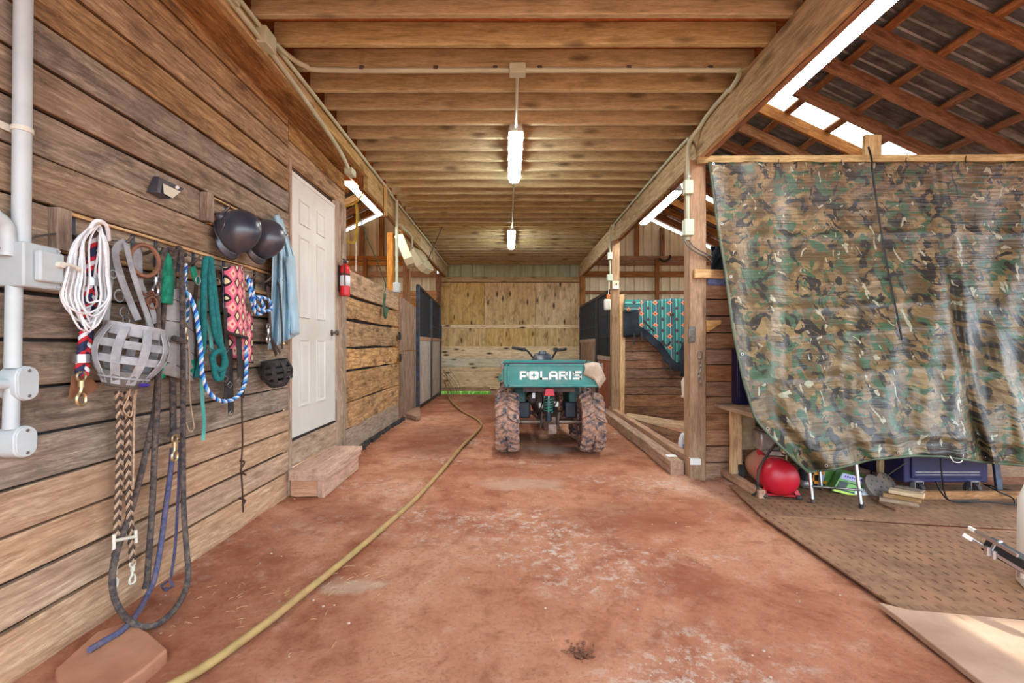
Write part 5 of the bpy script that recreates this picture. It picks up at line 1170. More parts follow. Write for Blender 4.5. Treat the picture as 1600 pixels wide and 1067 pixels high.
m = MB(); p = at(1066, 368, 3.9); m.tube(smoothpath([p, at(1075, 384, 3.88), at(1090, 395, 3.88), at(1104, 402, 3.9), at(1112, 410, 4.0)], 5), .007, 8); m.build('power_cord', 'wire_grey', t, smooth=60)
m = MB(); p = at(1078, 377, 3.9); m.tube(smoothpath([p, at(1085, 386, 3.88), at(1104, 397, 3.89), at(1112, 400, 4.0)], 5), .006, 8); m.build('power_cord', 'wire_grey', t, smooth=60)
# left side runs
t = thing('left_conduit', (-1.44, 3, JH-.1), 'pair of pale conduits running along the left beam', 'conduit')
lx = -1.445
MB().tube(smoothpath([(lx, 1.0, JH-.035), (lx, 2.4, JH-.035), (lx, 5.4, JH-.03), (lx, 5.7, JH-.05), (lx, 9.0, JH-.04), (lx, YB-.2, JH-.04)], 5), .015, 10).build('conduit_pipe', 'green_pvc', t, smooth=60)
MB().tube(smoothpath([(lx, .9, JH-.10), (lx, 2.5, JH-.10), (lx-.01, 3.4, JH-.15), (lx-.02, 3.9, JH-.2), (lx-.03, 4.15, JH-.26)], 6), .016, 10).build('conduit_pipe', 'green_pvc', t, smooth=60)
boxfit((lx+.005, 2.68, JH-.08), (.07, .12, .10), t); boxfit((lx+.005, 2.32, JH-.075), (.06, .13, .07), t); boxfit((lx-.03, 4.2, JH-.28), (.07, .12, .06), t)
MB().rod((lx, 2.3, JH-.06), (lx+.02, 2.28, OSBZ), .014, 8).build('conduit_riser_pipe', 'green_pvc', t, smooth=60)
p = onX(620, 447, -1.43)
MB().tube([(-1.43, p.y, JH-.04), (-1.43, p.y, p.z)], .017, 10).build('drop_pipe', 'green_pvc', t, smooth=60); boxfit(p+V((.0, 0, -.02)), (.08, .07, .12), t, 'grey_pvc')
q = onX(625, 350, -1.44); MB().tube(smoothpath([q, onX(632, 358, -1.44), onX(643, 370, -1.43), onX(644, 388, -1.42)], 5), .014, 8).build('branch_pipe', 'green_pvc', t, smooth=60)
# ---- box fans hung from the left beam
def fan(label, c, w, ang, tilt):
    c = V(c); t = thing('box_fan', c, label, 'fan', 'box fans hung from the left beam')
    R = Matrix.Rotation(ang, 3, 'Z') @ Matrix.Rotation(tilt, 3, 'X'); d = .12; hw = w/2; ch = w*.18
    o_ = [(-hw+ch, -hw), (hw-ch, -hw), (hw, -hw+ch), (hw, hw-ch), (hw-ch, hw), (-hw+ch, hw), (-hw, hw-ch), (-hw, -hw+ch)]
    vs = []
    for (k, yy_) in ((1, -d/2), (1, d/2), (.93, d/2), (.93, -d/2)):
        for (a, b) in o_: vs.append(c+R @ V((a*k, yy_, b*k)))
    fs = [(r*8+k, r*8+(k+1) % 8, ((r+1) % 4)*8+(k+1) % 8, ((r+1) % 4)*8+k) for r in range(4) for k in range(8)]
    m = MB(); m.add(vs, fs); m.build('fan_housing', 'cream', t, bevel=.004)
    for yy_ in (-d/2+.008, d/2-.008):
        m = MB()
        for q in range(1, 8):
            rr = hw*.92*q/8; m.tube([c+R @ V((rr*math.cos(a), yy_, rr*math.sin(a))) for a in [2*math.pi*i/24 for i in range(24)]], .0022, 4, True)
        for q in range(8): a = math.pi*q/8; m.tube([c+R @ V((hw*.92*math.cos(a), yy_, hw*.92*math.sin(a))), c+R @ V((-hw*.92*math.cos(a), yy_, -hw*.92*math.sin(a)))], .0025, 4)
        m.build('fan_guard', 'cream', t)
    m = MB(); m.rod(c+R @ V((0, -.045, 0)), c+R @ V((0, .045, 0)), .05, 14); hb_ = m.build('motor_hub', 'black_plastic', t, smooth=50)
    for q in range(5):
        a = 2*math.pi*q/5; m = MB(); m.box(c+R @ V((hw*.48*math.cos(a), 0, hw*.48*math.sin(a))), (hw*.72, .004, hw*.34), R @ Matrix.Rotation(-a, 3, 'Y') @ Matrix.Rotation(.5, 3, 'X')); m.build('fan_blade', 'cream', hb_)
    for s in (-.5, .5):
        a = c+R @ V((s*w, 0, hw)); m = MB(); m.rod(a, V((-1.46, a.y, JH-.06)), .003, 5); m.build('hanger_wire', 'wire_grey', t)
fan('nearer cream box fan seen edge on below the left beam', at(633, 393, 6.5), .44, math.radians(99), math.radians(-22))
fan('farther cream box fan tilted down with its black motor showing', at(658, 408, 7.35), .40, math.radians(76), math.radians(-34))
m = MB(); m.tube([at(668, 408, 7.5), at(690, 356, 7.4)], .008, 6); m.ball(at(690, 355, 7.4), .018, 8, 6); m.build('pull_rod', 'wire_grey', None, 'thin metal rod leaning up beside the box fans', 'rod')
# yellow straps and dark lead rope by the left strip light
t = thing('yellow_strap', at(556, 330, 5.1), 'yellow ratchet strap looped over the left strip light', 'strap')
def ystrap(pts, w=.03): MB().strap(smoothpath([at(x, y, Y) for x, y, Y in pts], 6), w, .003, (0, 1, 0)).build('strap_band', 'yellow_strap', t)
ystrap([(590, 285, 5.2), (591, 295, 5.2), (588, 305, 5.2), (580, 313, 5.2)]); ystrap([(567, 300, 5.1), (562, 310, 5.0), (553, 318, 5.0), (540, 322, 5.0)], .025); ystrap([(557, 318, 5.0), (558, 340, 5.0), (557, 360, 5.0), (555, 375, 5.0), (550, 379, 5.0), (541, 374, 5.0), (537, 355, 5.0), (537, 340, 5.0)], .03)
MB().tube(smoothpath([at(556, 378, 5.0), at(556, 400, 5.0), at(556, 424, 5.0)], 4), .004, 6).build('strap_tail', 'wax', t)
P = [at(560, 335, 5.1), at(575, 375, 5.3), at(590, 410, 5.6), onX(602, 443, WX+.05), onX(601, 460, WX+.06), onX(600, 480, WX+.06), onX(602, 496, WX+.07), onX(605, 482, WX+.06)]
MB().tube(smoothpath(P, 6), [.006]*24+[.018]*19, 7).build('green_lead_rope', 'green_rope', None, 'dark green lead rope hanging over the left stall slabs', 'rope', smooth=60)
m = MB(); m.tube(smoothpath([onX(531, 580, WX+.03), onX(533, 576, WX+.06), onX(537, 590, WX+.05), onX(540, 602, WX+.04)], 5), .004, 6); m.build('baling_twine', 'straw', None, 'short loop of baling twine on the stall slabs by the door', 'twine')
# grass showing below the back door
def grassblade(m, p):
    a = random.uniform(0, 6.28); h_ = random.uniform(.03, .12); d = V((math.cos(a), math.sin(a), 0))*h_*.5; w_ = V((-math.sin(a), math.cos(a), 0))*.006
    m.add([p-w_, p+w_, p+d*.5+w_*.8+V((0, 0, h_*.7)), p+d*.5-w_*.8+V((0, 0, h_*.7)), p+d+V((0, 0, h_))], [(0, 1, 2, 3), (3, 2, 4)])
m = MB()
for i in range(2600): grassblade(m, V((random.uniform(-1.7, -.3), YB-.02+1.6*random.random()**1.5, -.03)))
m.build('grass_tuft', 'leaf', None, 'bright green grass poking in under the back door', 'grass', kind='stuff', smooth=0)
t = thing('dry_weed', (-1.35, YB-.25, 0), 'dry weed stalks standing before the back door', 'weed')
for i in range(7):
    b = V((-1.38+random.uniform(-.12, .2), YB-.22, 0)); m = MB(); m.tube(smoothpath([b, b+V((random.uniform(-.1, .05), 0, .25)), b+V((random.uniform(-.35, .1), .02, random.uniform(.4, .7)))], 4), .004, 5); m.build('stalk', 'weed', t)
# ================================================================== RIGHT-HAND BAY
def uvmesh(o, fn):
    uv = o.data.uv_layers.new(name='UVMap')
    mw = wmat(o)
    for l in o.data.loops: uv.data[l.index].uv = fn(mw @ o.data.vertices[l.vertex_index].co)
# ---- floor coverings
def slab(name, pts, z, th, mat, label, cat, group=None):
    q = [onZ(x, y, z) if not isinstance(x, V) else x for x, y in pts]
    return MB().prism([V((p.x, p.y, z-th)) for p in q], (0, 0, th)).build(name, mat, None, label, cat, group, bevel=.004)
slab('rubber_mat', [(1138, 757), (1760, 757), (2200, 860), (1187, 802)], .012, .014, 'mat_rubber', 'slotted brown floor mat below the tarpaulin, nearest the board wall', 'floor mat', 'slotted floor mats')
slab('rubber_mat', [(1187, 803), (1560, 829), (1960, 856), (2400, 880), (2600, 1010), (1415, 958)], .015, .014, 'mat_rubber', 'wide slotted brown floor mat in the middle right foreground', 'floor mat', 'slotted floor mats')
slab('plywood_sheet', [(1372, 940), (1420, 952), (1600, 968), (2100, 1000), (2100, 1500), (1780, 1260), (1530, 1062)], .03, .025, 'plywood_floor', 'pale worn plywood sheet on the floor at lower right', 'plywood')
# ---- tarpaulin
left = [(252, 1108), (345, 1120), (430, 1134), (520, 1146), (600, 1163), (655, 1180), (690, 1212), (715, 1238), (737, 1262)]
def leftx(y):
    for (a, xa_), (b, xb_) in zip(left[:-1], left[1:]):
        if y <= b: return xa_+(xb_-xa_)*(y-a)/(b-a)
    return left[-1][1]
bot = [(1262, 737), (1310, 731), (1370, 718), (1440, 712), (1480, 713), (1540, 722), (1600, 727), (1800, 734), (2000, 738)]
def boty(x):
    if x <= bot[0][0]: return bot[0][1]
    for (a, ya_), (b, yb_) in zip(bot[:-1], bot[1:]):
        if x <= b: return ya_+(yb_-ya_)*(x-a)/(b-a)
    return bot[-1][1]
def tarpY(u, v):
    s = max(0, (v-.12)/.88); base = 3.86-.84*(s*s*(3-2*s))*(.92+.08*math.cos(u*3))
    return base
def tarp(u, v):
    ytop = 253+2*math.sin(u*40)*(.5); xr = 1640+0*v
    # two passes, the lower edge depends on x and x on y
    y = ytop+(730-ytop)*v; x = leftx(y)+(xr-leftx(y))*u; y = ytop+(boty(x)-ytop)*v; x = leftx(y)+(xr-leftx(y))*u
    Y = tarpY(u, v)
    f = .018*math.sin(u*26+v*7-3*v*v)*(.3+v)+.012*math.sin(u*55+v*9)*(.4+v*.6)+.02*mnoise.noise(V((u*9, v*7, 4)))
    for cv in (.24, .475, .56, .7, .93): f += .010*math.exp(-((v-cv)/.010)**2)
    f -= .035*math.exp(-((u-.70-.10*(v-.5))/.016)**2)*min(1, v*1.6); f += .02*math.exp(-((u-.735-.10*(v-.5))/.02)**2)
    f += .03*math.exp(-((u*1.0-.93+.25*(1-v))/.03)**2)*(v > .3)*min(1, (v-.3)*3)
    return at(x, y, Y-f*1.25)
t = thing('camouflage_tarp', (3, 3.5, .3), 'camouflage tarpaulin hung from the rail across the right bay', 'tarpaulin')
m = MB(); m.grid(lambda u, v: tarp(u*1.5, v), 225, 120)
# the cloth goes on to the right, outside the frame
o = m.build('tarp_cloth', 'camo', t, smooth=60, solid=.003, keep=True)
uvmesh(o, lambda p: (p.x*1.0, p.z+.25*(3.9-p.y)))
edge = []
for i in range(40): edge.append(tarp(0, i/39))
MB().tube(edge, .009, 6).build('tarp_hem', 'tarp_edge', t, smooth=60)
MB().tube([tarp(i/50, 1.0) for i in range(76)], .008, 6).build('tarp_hem', 'tarp_edge', t, smooth=60)
for (u, v) in [(.01, .006), (.2, .01), (.385, .01), (.575, .01), (.75, .01), (.925, .01), (.012, .2), (.014, .37), (.012, .62), (.012, .86), (.10, .985), (.42, .985), (.75, .985)]:
    p = tarp(u, v); n_ = V((0, -1, .15)); m = MB(); m.tube([p+V((.009*math.cos(a), -.008, .009*math.sin(a))) for a in [2*math.pi*i/12 for i in range(12)]], .003, 6, True); m.build('grommet', 'steel', t, smooth=60)
for u in (.2, .385, .575, .75, .925):
    p = tarp(u, .01); m = MB(); m.tube(smoothpath([p+V((0, -.01, 0)), p+V((.01, .0, .05)), p+V((.05, .03, .12))], 4), .003, 5); m.build('zip_tie', 'cable_black', t)
p = tarp(.62, .995); MB().tube(smoothpath([p+V((-.03, -.02, .01)), p+V((-.01, -.03, -.03)), p+V((.04, -.03, -.03)), p+V((.06, -.02, .015))], 5), .003, 5).build('bungee_loop', 'wax', t)
# dark strap hanging in front of the tarp
pp = [at(1357, 230, 3.86), at(1362, 250, 3.78), at(1364, 275, 3.77)]
MB().tube(smoothpath(pp+[tarp(.49, .3)+V((0, -.02, 0)), tarp(.52, .6)+V((0, -.03, 0))], 6), .007, 6).build('hanging_cable', 'cable_black', None, 'dark cord hanging from the rail stub over the tarpaulin', 'cord', smooth=60)
# ---- things on and beside the front post
plank('nailed_block', None, (at(1085, 428, 3.9).x, 3.90, at(1085, 428, 3.9).z), (at(1129, 428, 3.9).x, 3.90, at(1129, 428, 3.9).z), .075, .035, 'new_wood', seg=2, label='fresh wooden block nailed across the front post', cat='wood block')
p = at(1104, 509, 3.94); q = [at(1104, 500, 3.90), at(1127, 500, 3.90), at(1127, 506, 3.90), at(1106, 519, 3.90)]
MB().prism(q, (0, .07, 0)).build('corner_bracket', 'new_wood', None, 'small wooden corner bracket beside the front post', 'bracket', bevel=.003)
t = thing('snap_chain', at(1095, 600, 3.9), 'steel chain with a snap hanging on the front post', 'chain')
ring('snap_loop', at(1094, 555, 3.905), .035, .005, 'steel', t, (0, 1, 0), sq=.6)
for i in range(9):
    ring('chain_link', at(1093.5+1.5*math.sin(i), 567+i*4.2, 3.905), .014, .0035, 'steel', t, (1, 0, 0) if i % 2 else (0, 1, .2), 10, .6)
for (pts, lab) in (([(1076, 510), (1087, 510), (1087, 533), (1076, 536)], 'grey metal latch plate on the left edge of the front post'),):
    q = [at(x, y, 3.905) for x, y in pts]; MB().prism(q, (0, .012, 0)).build('latch_plate', 'iron', None, lab, 'latch', bevel=.003)
t = thing('plastic_scoop', at(1073, 612, 4.12), 'pale plastic scoop hanging inside the front post', 'scoop')
c = at(1073, 606, 4.12); m = MB(); m.lathe([(.03, -.1), (.045, -.06), (.045, .06), (.02, .1)], c, (0, .2, 1), 14); m.build('scoop_body', 'wax', t, smooth=50); m = MB(); m.rod(at(1065, 619, 4.12), at(1074, 619, 4.12), .012, 8); m.build('scoop_handle', 'wax', t); m = MB(); m.tube([c+V((0, 0, .09)), V((1.62, 4.06, c.z+.2))], .003, 5); m.build('scoop_cord', 'tan_strand', t)
# jug
c = V((1.70, 4.42, 0)); t = thing('plastic_jug', c, 'white plastic jug with a bluish label behind the front post', 'jug')
m = MB(); m.add([c+V(p) for p in ((-.055, -.04, 0), (.055, -.04, 0), (.055, .04, 0), (-.055, .04, 0), (-.057, -.042, .2), (.057, -.042, .2), (.057, .042, .2), (-.057, .042, .2), (-.045, -.035, .26), (.045, -.035, .26), (.045, .035, .26), (-.045, .035, .26), (-.03, -.03, .29), (.035, -.03, .29), (.035, .03, .29), (-.03, .03, .29))], [(3,2,1,0)]+[(r*4+k, r*4+(k+1) % 4, r*4+4+(k+1) % 4, r*4+4+k) for r in range(3) for k in range(4)]+[(12,13,14,15)]); bd = m.build('jug_body', 'jug_white', t, bevel=.012)
m = MB(); m.prism([c+V((-.018, -.044, .245)), c+V((.018, -.044, .245)), c+V((0, -.044, .225))], (0, .004, 0)); m.build('handle_hole', 'print_dark', bd); m = MB(); m.rod(c+V((.02, 0, .285)), c+V((.02, 0, .315)), .02, 12); m.build('jug_cap', 'print_white', t)
m = MB(); m.lim(c+V((-.035, -.046, .07)), c+V((.03, -.042, .19))); m.build('jug_label', 'jug_blue', bd); m = MB(); m.lim(c+V((-.03, -.048, .075)), c+V((.005, -.044, .105))); m.build('label_patch', 'jug_green', bd)
# boards leaning in the stall
plank('loose_board', None, at(979, 651, 6.2), at(1076, 667, 5.6), .10, .025, 'new_wood', wdir=(0, .25, .97), label='fresh pine board laid across the stall floor', cat='board')
plank('loose_board', None, at(984, 662, 6.1)+V((0, 0, 0)), at(1078, 690, 5.2), .16, .03, 'divider_wood', wdir=(0, .5, .85), label='dark weathered board lying under the fresh pine board', cat='board')
# ---- horse blanket over the stall divider
t = thing('horse_blanket', at(1030, 580, 6.9), 'turquoise striped horse blanket with black trim over the stall divider', 'blanket')
lowb = [(975, 525), (996, 522), (1000, 520), (1012, 528), (1030, 545), (1045, 570), (1058, 582), (1068, 572), (1090, 575), (1120, 560)]
def lowy(x):
    for (a, ya_), (b, yb_) in zip(lowb[:-1], lowb[1:]):
        if x <= b: return ya_+(yb_-ya_)*(x-a)/(b-a)
    return 560
def bl(u, v):
    x = 992+u*120; y = 468+2*math.sin(u*9)+(lowy(x)-470)*v
    return at(x, y, 6.92-.03*v+.02*math.sin(u*30+v*3)*v)
o = MB().grid(bl, 60, 24).build('blanket_cloth', 'blanket', t, solid=.006, smooth=60); 
uv = o.data.uv_layers.new(name='UVMap'); mw = wmat(o)
for l in o.data.loops:
    p = mw @ o.data.vertices[l.vertex_index].co; uv.data[l.index].uv = ((p.x-1.9)*1.15, p.z*1.3)
MB().grid(lambda u, v: bl(u, 0)+V((0, .03+.12*v, .015*math.sin(v*math.pi)-.05*v*v)), 40, 5).build('blanket_fold', 'blanket', t, solid=.006, smooth=60)
MB().strap([bl(i/50, 1.0)+V((0, -.012, .03)) for i in range(51)], .11, .008, (0, 1, 0)).build('black_trim', 'dark_cloth', t, smooth=60)
q = lambda u, v: at(974+u*25, 486+v*41-2*u, 6.90+.02*math.sin(u*5))
MB().grid(q, 10, 8).build('black_flap', 'dark_cloth', t, solid=.012, smooth=60)
o = MB().grid(lambda u, v: at(975+u*26, 468+v*19, 6.90), 6, 4).build('striped_flap', 'blanket', t, solid=.012, smooth=60); uv = o.data.uv_layers.new(name='UVMap'); mw = wmat(o)
for l in o.data.loops: p = mw @ o.data.vertices[l.vertex_index].co; uv.data[l.index].uv = (p.z*1.1, p.x*1.3)
MB().grid(lambda u, v: at(1062+u*14, 548+v*40-u*30*(1-v), 6.88), 6, 8).build('black_flap', 'dark_cloth', t, solid=.01, smooth=60)
for pts in ([(991, 520), (991, 530), (990, 538)], [(1002, 518), (1003, 530)], [(1005, 500), (1012, 508), (1022, 518)], [(1036, 560), (1038, 570), (1041, 578)], [(1045, 565), (1047, 575), (1047, 582)], [(1035, 532), (1041, 540), (1048, 534)], [(1062, 534), (1070, 540), (1076, 546)]):
    MB().strap(smoothpath([at(x, y, 6.84) for x, y in pts], 4), .028, .004, (0, 1, 0)).build('blanket_strap', 'nylon_black', t)
MB().box(at(1050, 492, 6.85), (.06, .01, .04)).build('black_label', 'nylon_black', t)
# lantern-like pouch and notices on the middle post
t = thing('hanging_pouch', at(949, 486, 6.9), 'white pouch with orange top hanging on the middle post', 'pouch')
c = at(949, 476, 6.86); m = MB(); m.box(c, (.10, .06, .17)); m.build('pouch_body', 'wax', t, bevel=.02); m = MB(); m.box(c+V((.015, 0, .12)), (.05, .03, .07)); m.build('pouch_top', 'orange', t, bevel=.006); m = MB(); m.rod(c+V((.015, 0, .15)), at(952, 440, 6.88), .005, 6); m.build('pouch_cord', 'wax', t)
t = thing('notice_plate', at(962, 447, 6.92), 'small cream notice plate on the middle post', 'plate'); MB().box(at(962, 445, 6.92), (.10, .012, .12)).build('plate', 'paper', t); MB().box(at(962, 449, 6.91), (.07, .012, .04)).build('plate_print', 'print_white', t); MB().box(at(963, 444, 6.912), (.02, .01, .03)).build('plate_print', 'print_dark', t)
# bent pipe clamp on the girt
m = MB(); m.tube(smoothpath([at(1030, 404, 10.5), at(1037, 408, 10.45), at(1045, 405, 10.45), at(1047, 400, 10.5)], 5), .03, 8); m.build('pipe_clamp', 'dark_steel', None, 'dark bracket fixed on the gable girt', 'bracket')
# ---- bench frame with rusty sheet
t = thing('workbench', (1.9, 3.7, 0), 'rough wooden workbench frame with a rusty sheet, left of the compressor', 'workbench')
plank('bench_top', t, at(1120, 633, 3.98)+V((.05, 0, 0)), V((1.90, 3.30, .615)), .16, .035, 'grey_wood', wdir=(1, 0, 0))
plank('bench_leg', t, (1.885, 3.80, .03), (1.885, 3.80, .60), .085, .05, 'new_wood', wdir=(1, 0, 0)); plank('bench_leg', t, (2.5, 3.82, .03), (2.5, 3.82, .60), .085, .05, 'new_wood', wdir=(1, 0, 0))
plank('skid', t, (1.86, 3.97, .045), (1.862, 3.36, .04), .05, .06, 'timber_wood', wdir=(1, 0, 0))
m = MB(); m.lim((1.925, 3.845, .26), (2.22, 3.855, .585)); m.build('rusty_sheet', 'rusty_sheet', t); m = MB(); m.lim((1.92, 3.82, .235), (2.3, 3.86, .262)); m.build('red_rail', 'rust', t)
plank('bench_top', t, (1.80, 3.88, .62), (2.9, 3.88, .62), .16, .035, 'grey_wood', wdir=(0, 1, 0))
t = thing('blue_cabinet', (2.3, 3.85, .64), 'navy blue steel cabinet half hidden behind the tarpaulin edge', 'cabinet')
m = MB(); m.lim((1.925, 3.86, .64), (2.7, 3.96, 1.12)); m.build('cabinet_body', 'navy', t, bevel=.008)
for i in range(4): m = MB(); m.lim((1.94, 3.85, .66+.115*i), (2.68, 3.865, .765+.115*i)); m.build('drawer', 'navy', t, bevel=.004)
m = MB(); m.lim((1.72, 3.95, 1.665), (2.4, 4.02, 1.74)); m.build('blue_strip', 'jug_blue', None, 'blue folded cloth on top of the board wall beside the post', 'cloth', bevel=.02)
m = MB(); m.grid(lambda u, v: at(1112+u*18, 385+v*45, 4.08+.03*math.sin(u*6+v*8)), 8, 10); m.build('dark_rag', 'dark_cloth', None, 'dark plastic rag hanging behind the tarpaulin corner', 'rag', solid=.02, smooth=60)
# ---- air compressor
c0, c1 = V((2.0, 3.36, .158)), V((2.09, 3.80, .158)); ax = (c1-c0).normalized(); L = (c1-c0).length; R = .135
t = thing('air_compressor', (2.04, 3.55, .02), 'red pancake-dusted air compressor with a horizontal tank', 'compressor')
t['label'] = 'dusty red air compressor with a horizontal tank and small wheels'
prof = [(.02, -.065), (.06, -.058), (.10, -.038), (.125, -.012), (R, .03)]
m = MB(); m.lathe(prof+[(R, .10)], c0, ax, 28); m.build('tank_end', 'comp_red', t, smooth=50)
m = MB(); m.lathe([(R+.0005, .10), (R+.0005, L-.05), (.12, L-.01), (.08, L+.025), (.02, L+.04)], c0, ax, 28); m.build('tank', 'dusty_red', t, smooth=50)
m = MB(); m.lathe([(R+.003, .095), (R+.003, .105)], c0, ax, 28, False, False); m.build('tank_seam', 'dusty_red', t, smooth=50, solid=.003)
sd = ax.cross(V((0, 0, 1))).normalized()
for s in (-1, 1):
    p = c0+ax*.02+sd*(s*.10); m = MB(); m.bar(p+V((0, 0, -.08)), V((p.x+s*.02, p.y-.02, .028)), .03, .012, (0, 1, 0)); m.build('foot_bracket', 'comp_red', t); m = MB(); m.lathe([(.022, 0), (.026, .012), (.02, .03)], (p.x+s*.02, p.y-.02, .014), n=12); m.build('rubber_foot', 'rubber', t)
    w_ = c1+ax*(-.05)+sd*(s*.17); w_.z = .085; m = MB(); m.lathe([(.03, -.02), (.07, -.02), (.072, 0), (.07, .02), (.03, .02)], w_, sd, 20); wh = m.build('wheel', 'rubber', t, smooth=40); m = MB(); m.lathe([(.035, -.024), (.035, .024)], w_, sd, 14); m.build('wheel_hub', 'alu', wh)
m = MB(); m.bar(c0+ax*.02+sd*.13+V((0, 0, -.125)), c0+ax*.02-sd*.13+V((0, 0, -.125)), .03, .012); m.build('foot_bar', 'comp_red', t)
pc = c0+ax*.26+V((0, 0, .235)); Rm = Matrix((sd, ax, V((0, 0, 1)))).transposed()
m = MB(); m.box(pc, (.19, .20, .15), Rm); m.build('pump_block', 'alu', t, bevel=.02)
for i in range(5): m = MB(); m.box(pc+V((0, 0, .085+.016*i)), (.15, .16, .007), Rm); m.build('cooling_fin', 'alu' if i < 1 else 'dark_steel', t)
m = MB(); m.box(pc+V((0, 0, .175)), (.14, .15, .03), Rm); m.build('cylinder_head', 'dark_steel', t, bevel=.006)
m = MB(); m.box(pc+ax*(-.02)+sd*(-.0)+V((0, 0, -.075)), (.12, .26, .03), Rm); m.build('mount_plate', 'alu', t)
m = MB(); m.tube(smoothpath([pc-ax*.11+sd*.02+V((0, 0, -.03)), pc-ax*.13+sd*.02+V((0, 0, .06)), pc-ax*.06+sd*.03+V((0, 0, .13)), pc+V((0, 0, .15))], 5), .008, 8); m.build('copper_pipe', 'iron', t, smooth=60)
g = c0+ax*.13+sd*.08+V((0, 0, .19)); m = MB(); m.box(g, (.075, .06, .075), Rm); m.build('pressure_switch', 'blue_steel', t, bevel=.006); m = MB(); m.rod(g+V((-.05, -.04, 0)), g+V((-.05, -.065, 0)), .016, 12); m.build('gauge', 'brass', t); m = MB(); m.rod(g+V((0, 0, -.1)), g, .008, 8); m.build('riser', 'brass', t)
m = MB(); m.box(c0+ax*.26-sd*.06+V((0, 0, .14)), (.035, .05, .07), Rm); m.build('red_clip', 'comp_red', t, bevel=.004)
m = MB(); m.tube(smoothpath([g+V((.03, 0, .05)), g+V((-.06, -.03, .08)), c0+ax*.06-sd*.09+V((0, 0, .13)), c0+ax*.0-sd*.155+V((0, 0, .02)), c0+ax*.0-sd*.16+V((0, 0, -.10)), c0+ax*.02-sd*.19+V((0, 0, -.14))], 6), .009, 8); m.build('air_hose', 'rubber', t, smooth=60)
m = MB(); m.tube(smoothpath([g+V((.0, 0, .04)), g+V((.07, -.01, .05)), g+V((.115, -.02, -.02)), g+V((.11, -.01, -.11)), g+V((.10, 0, -.14))], 6), .008, 8); m.build('air_hose', 'rubber', t, smooth=60)
# ---- folding table frame under the tarp
t = thing('table_frame', (2.33, 3.3, 0), 'tubular steel table legs with a crossbar below the tarpaulin', 'table')
l1, l2 = onZ(1270, 786, .012), onZ(1346, 794, .012)
for l in (l1, l2, l1+V((.0, .4, 0)), l2+V((.0, .4, 0))):
    m = MB(); m.rod(l, V((l.x, l.y+.07, .42)), .012, 12); lg = m.build('table_leg', 'steel', t, smooth=60); m = MB(); m.rod(l, l+V((0, 0, .03)), .015, 12); m.build('leg_cap', 'rubber', lg, smooth=60)
m = MB(); m.rod(V((l1.x, l1.y+.01, .13)), V((l2.x, l2.y+.01, .135)), .009, 10); m.build('crossbar', 'iron', t, smooth=60)
m = MB(); m.lim((l1.x-.03, l1.y+.1, .42), (l2.x+.03, l1.y+.55, .44)); m.build('table_top', 'grey_wood', t)
# ---- printed carton
t = thing('printed_carton', (2.6, 3.5, 0), 'green and white printed carton behind the steel table legs', 'carton')
A = at(1302, 775, 3.47); B = at(1334, 741, 3.50); Cc = at(1390, 748, 3.52); D = at(1362, 784, 3.42)
C0 = [at(1300, 767, 3.46), at(1361, 783, 3.42), at(1364, 750, 3.46), at(1316, 738, 3.50)]
nrm = V((0, -1, .2)).normalized(); back = V((.05, .12, .0))
m = MB(); m.prism(C0, back); m.build('carton_body', 'print_green', t, bevel=.002)
def qd(u, v): return C0[0]*(1-u)*(1-v)+C0[1]*u*(1-v)+C0[2]*u*v+C0[3]*(1-u)*v
def patch(u0, v0, u1, v1, mat, d=.003, nm='print_panel', sk_=0): m = MB(); m.prism([qd(u0, v0)+nrm*d*.2, qd(u1, v0)+nrm*d*.2, qd(u1+sk_, v1)+nrm*d*.2, qd(u0+sk_, v1)+nrm*d*.2], nrm*d); return m.build(nm, mat, t, smooth=0)
patch(.02, .70, .98, .98, 'print_lilac'); patch(.76, .02, .98, .72, 'print_white'); patch(.05, .14, .7, .6, 'print_dark', .002); patch(.30, .2, .55, .55, 'print_green', .003); patch(.02, .02, .74, .12, 'print_lime', .003); patch(.55, .14, .74, .48, 'print_white', .004)
e1 = (C0[1]-C0[0]).normalized(); e2 = (C0[3]-C0[0]); e2 = (e2-e1*e2.dot(e1)).normalized()
m = MB(); cc = qd(.645, .31)+nrm*.006
for a in (0, 2.09, 4.19): m.prism([cc+e1*(.012*math.cos(a)+.010*math.cos(k))+e2*(.012*math.sin(a)+.010*math.sin(k)) for k in [i*.7 for i in range(9)]], nrm*.001)
m.build('fan_symbol', 'print_blue', t, smooth=0)
textobj('carton_text', 'QUIET', 'print_blue', t, qd(.94, .06)+nrm*.006, e2, -e1, .022, width=.085, bold=.01); [patch(.12+.07*i_, .80, .16+.07*i_, .88+.02*(i_ % 2), 'print_blue', .005, 'print_stroke') for i_ in range(8)]
m = MB(); m.prism([C0[1], C0[1]+V((.10, .12, 0)), C0[2]+V((.10, .12, -.0)), C0[2]], (0, .004, 0)); m.build('carton_side', 'print_green', t)
m = MB(); q0 = C0[1]+V((.055, .06, .05)); m.box(q0+V((0, -.004, .06)), (.04, .006, .06), Matrix.Rotation(.85, 3, 'Z')); m.build('print_panel', 'print_white', t)
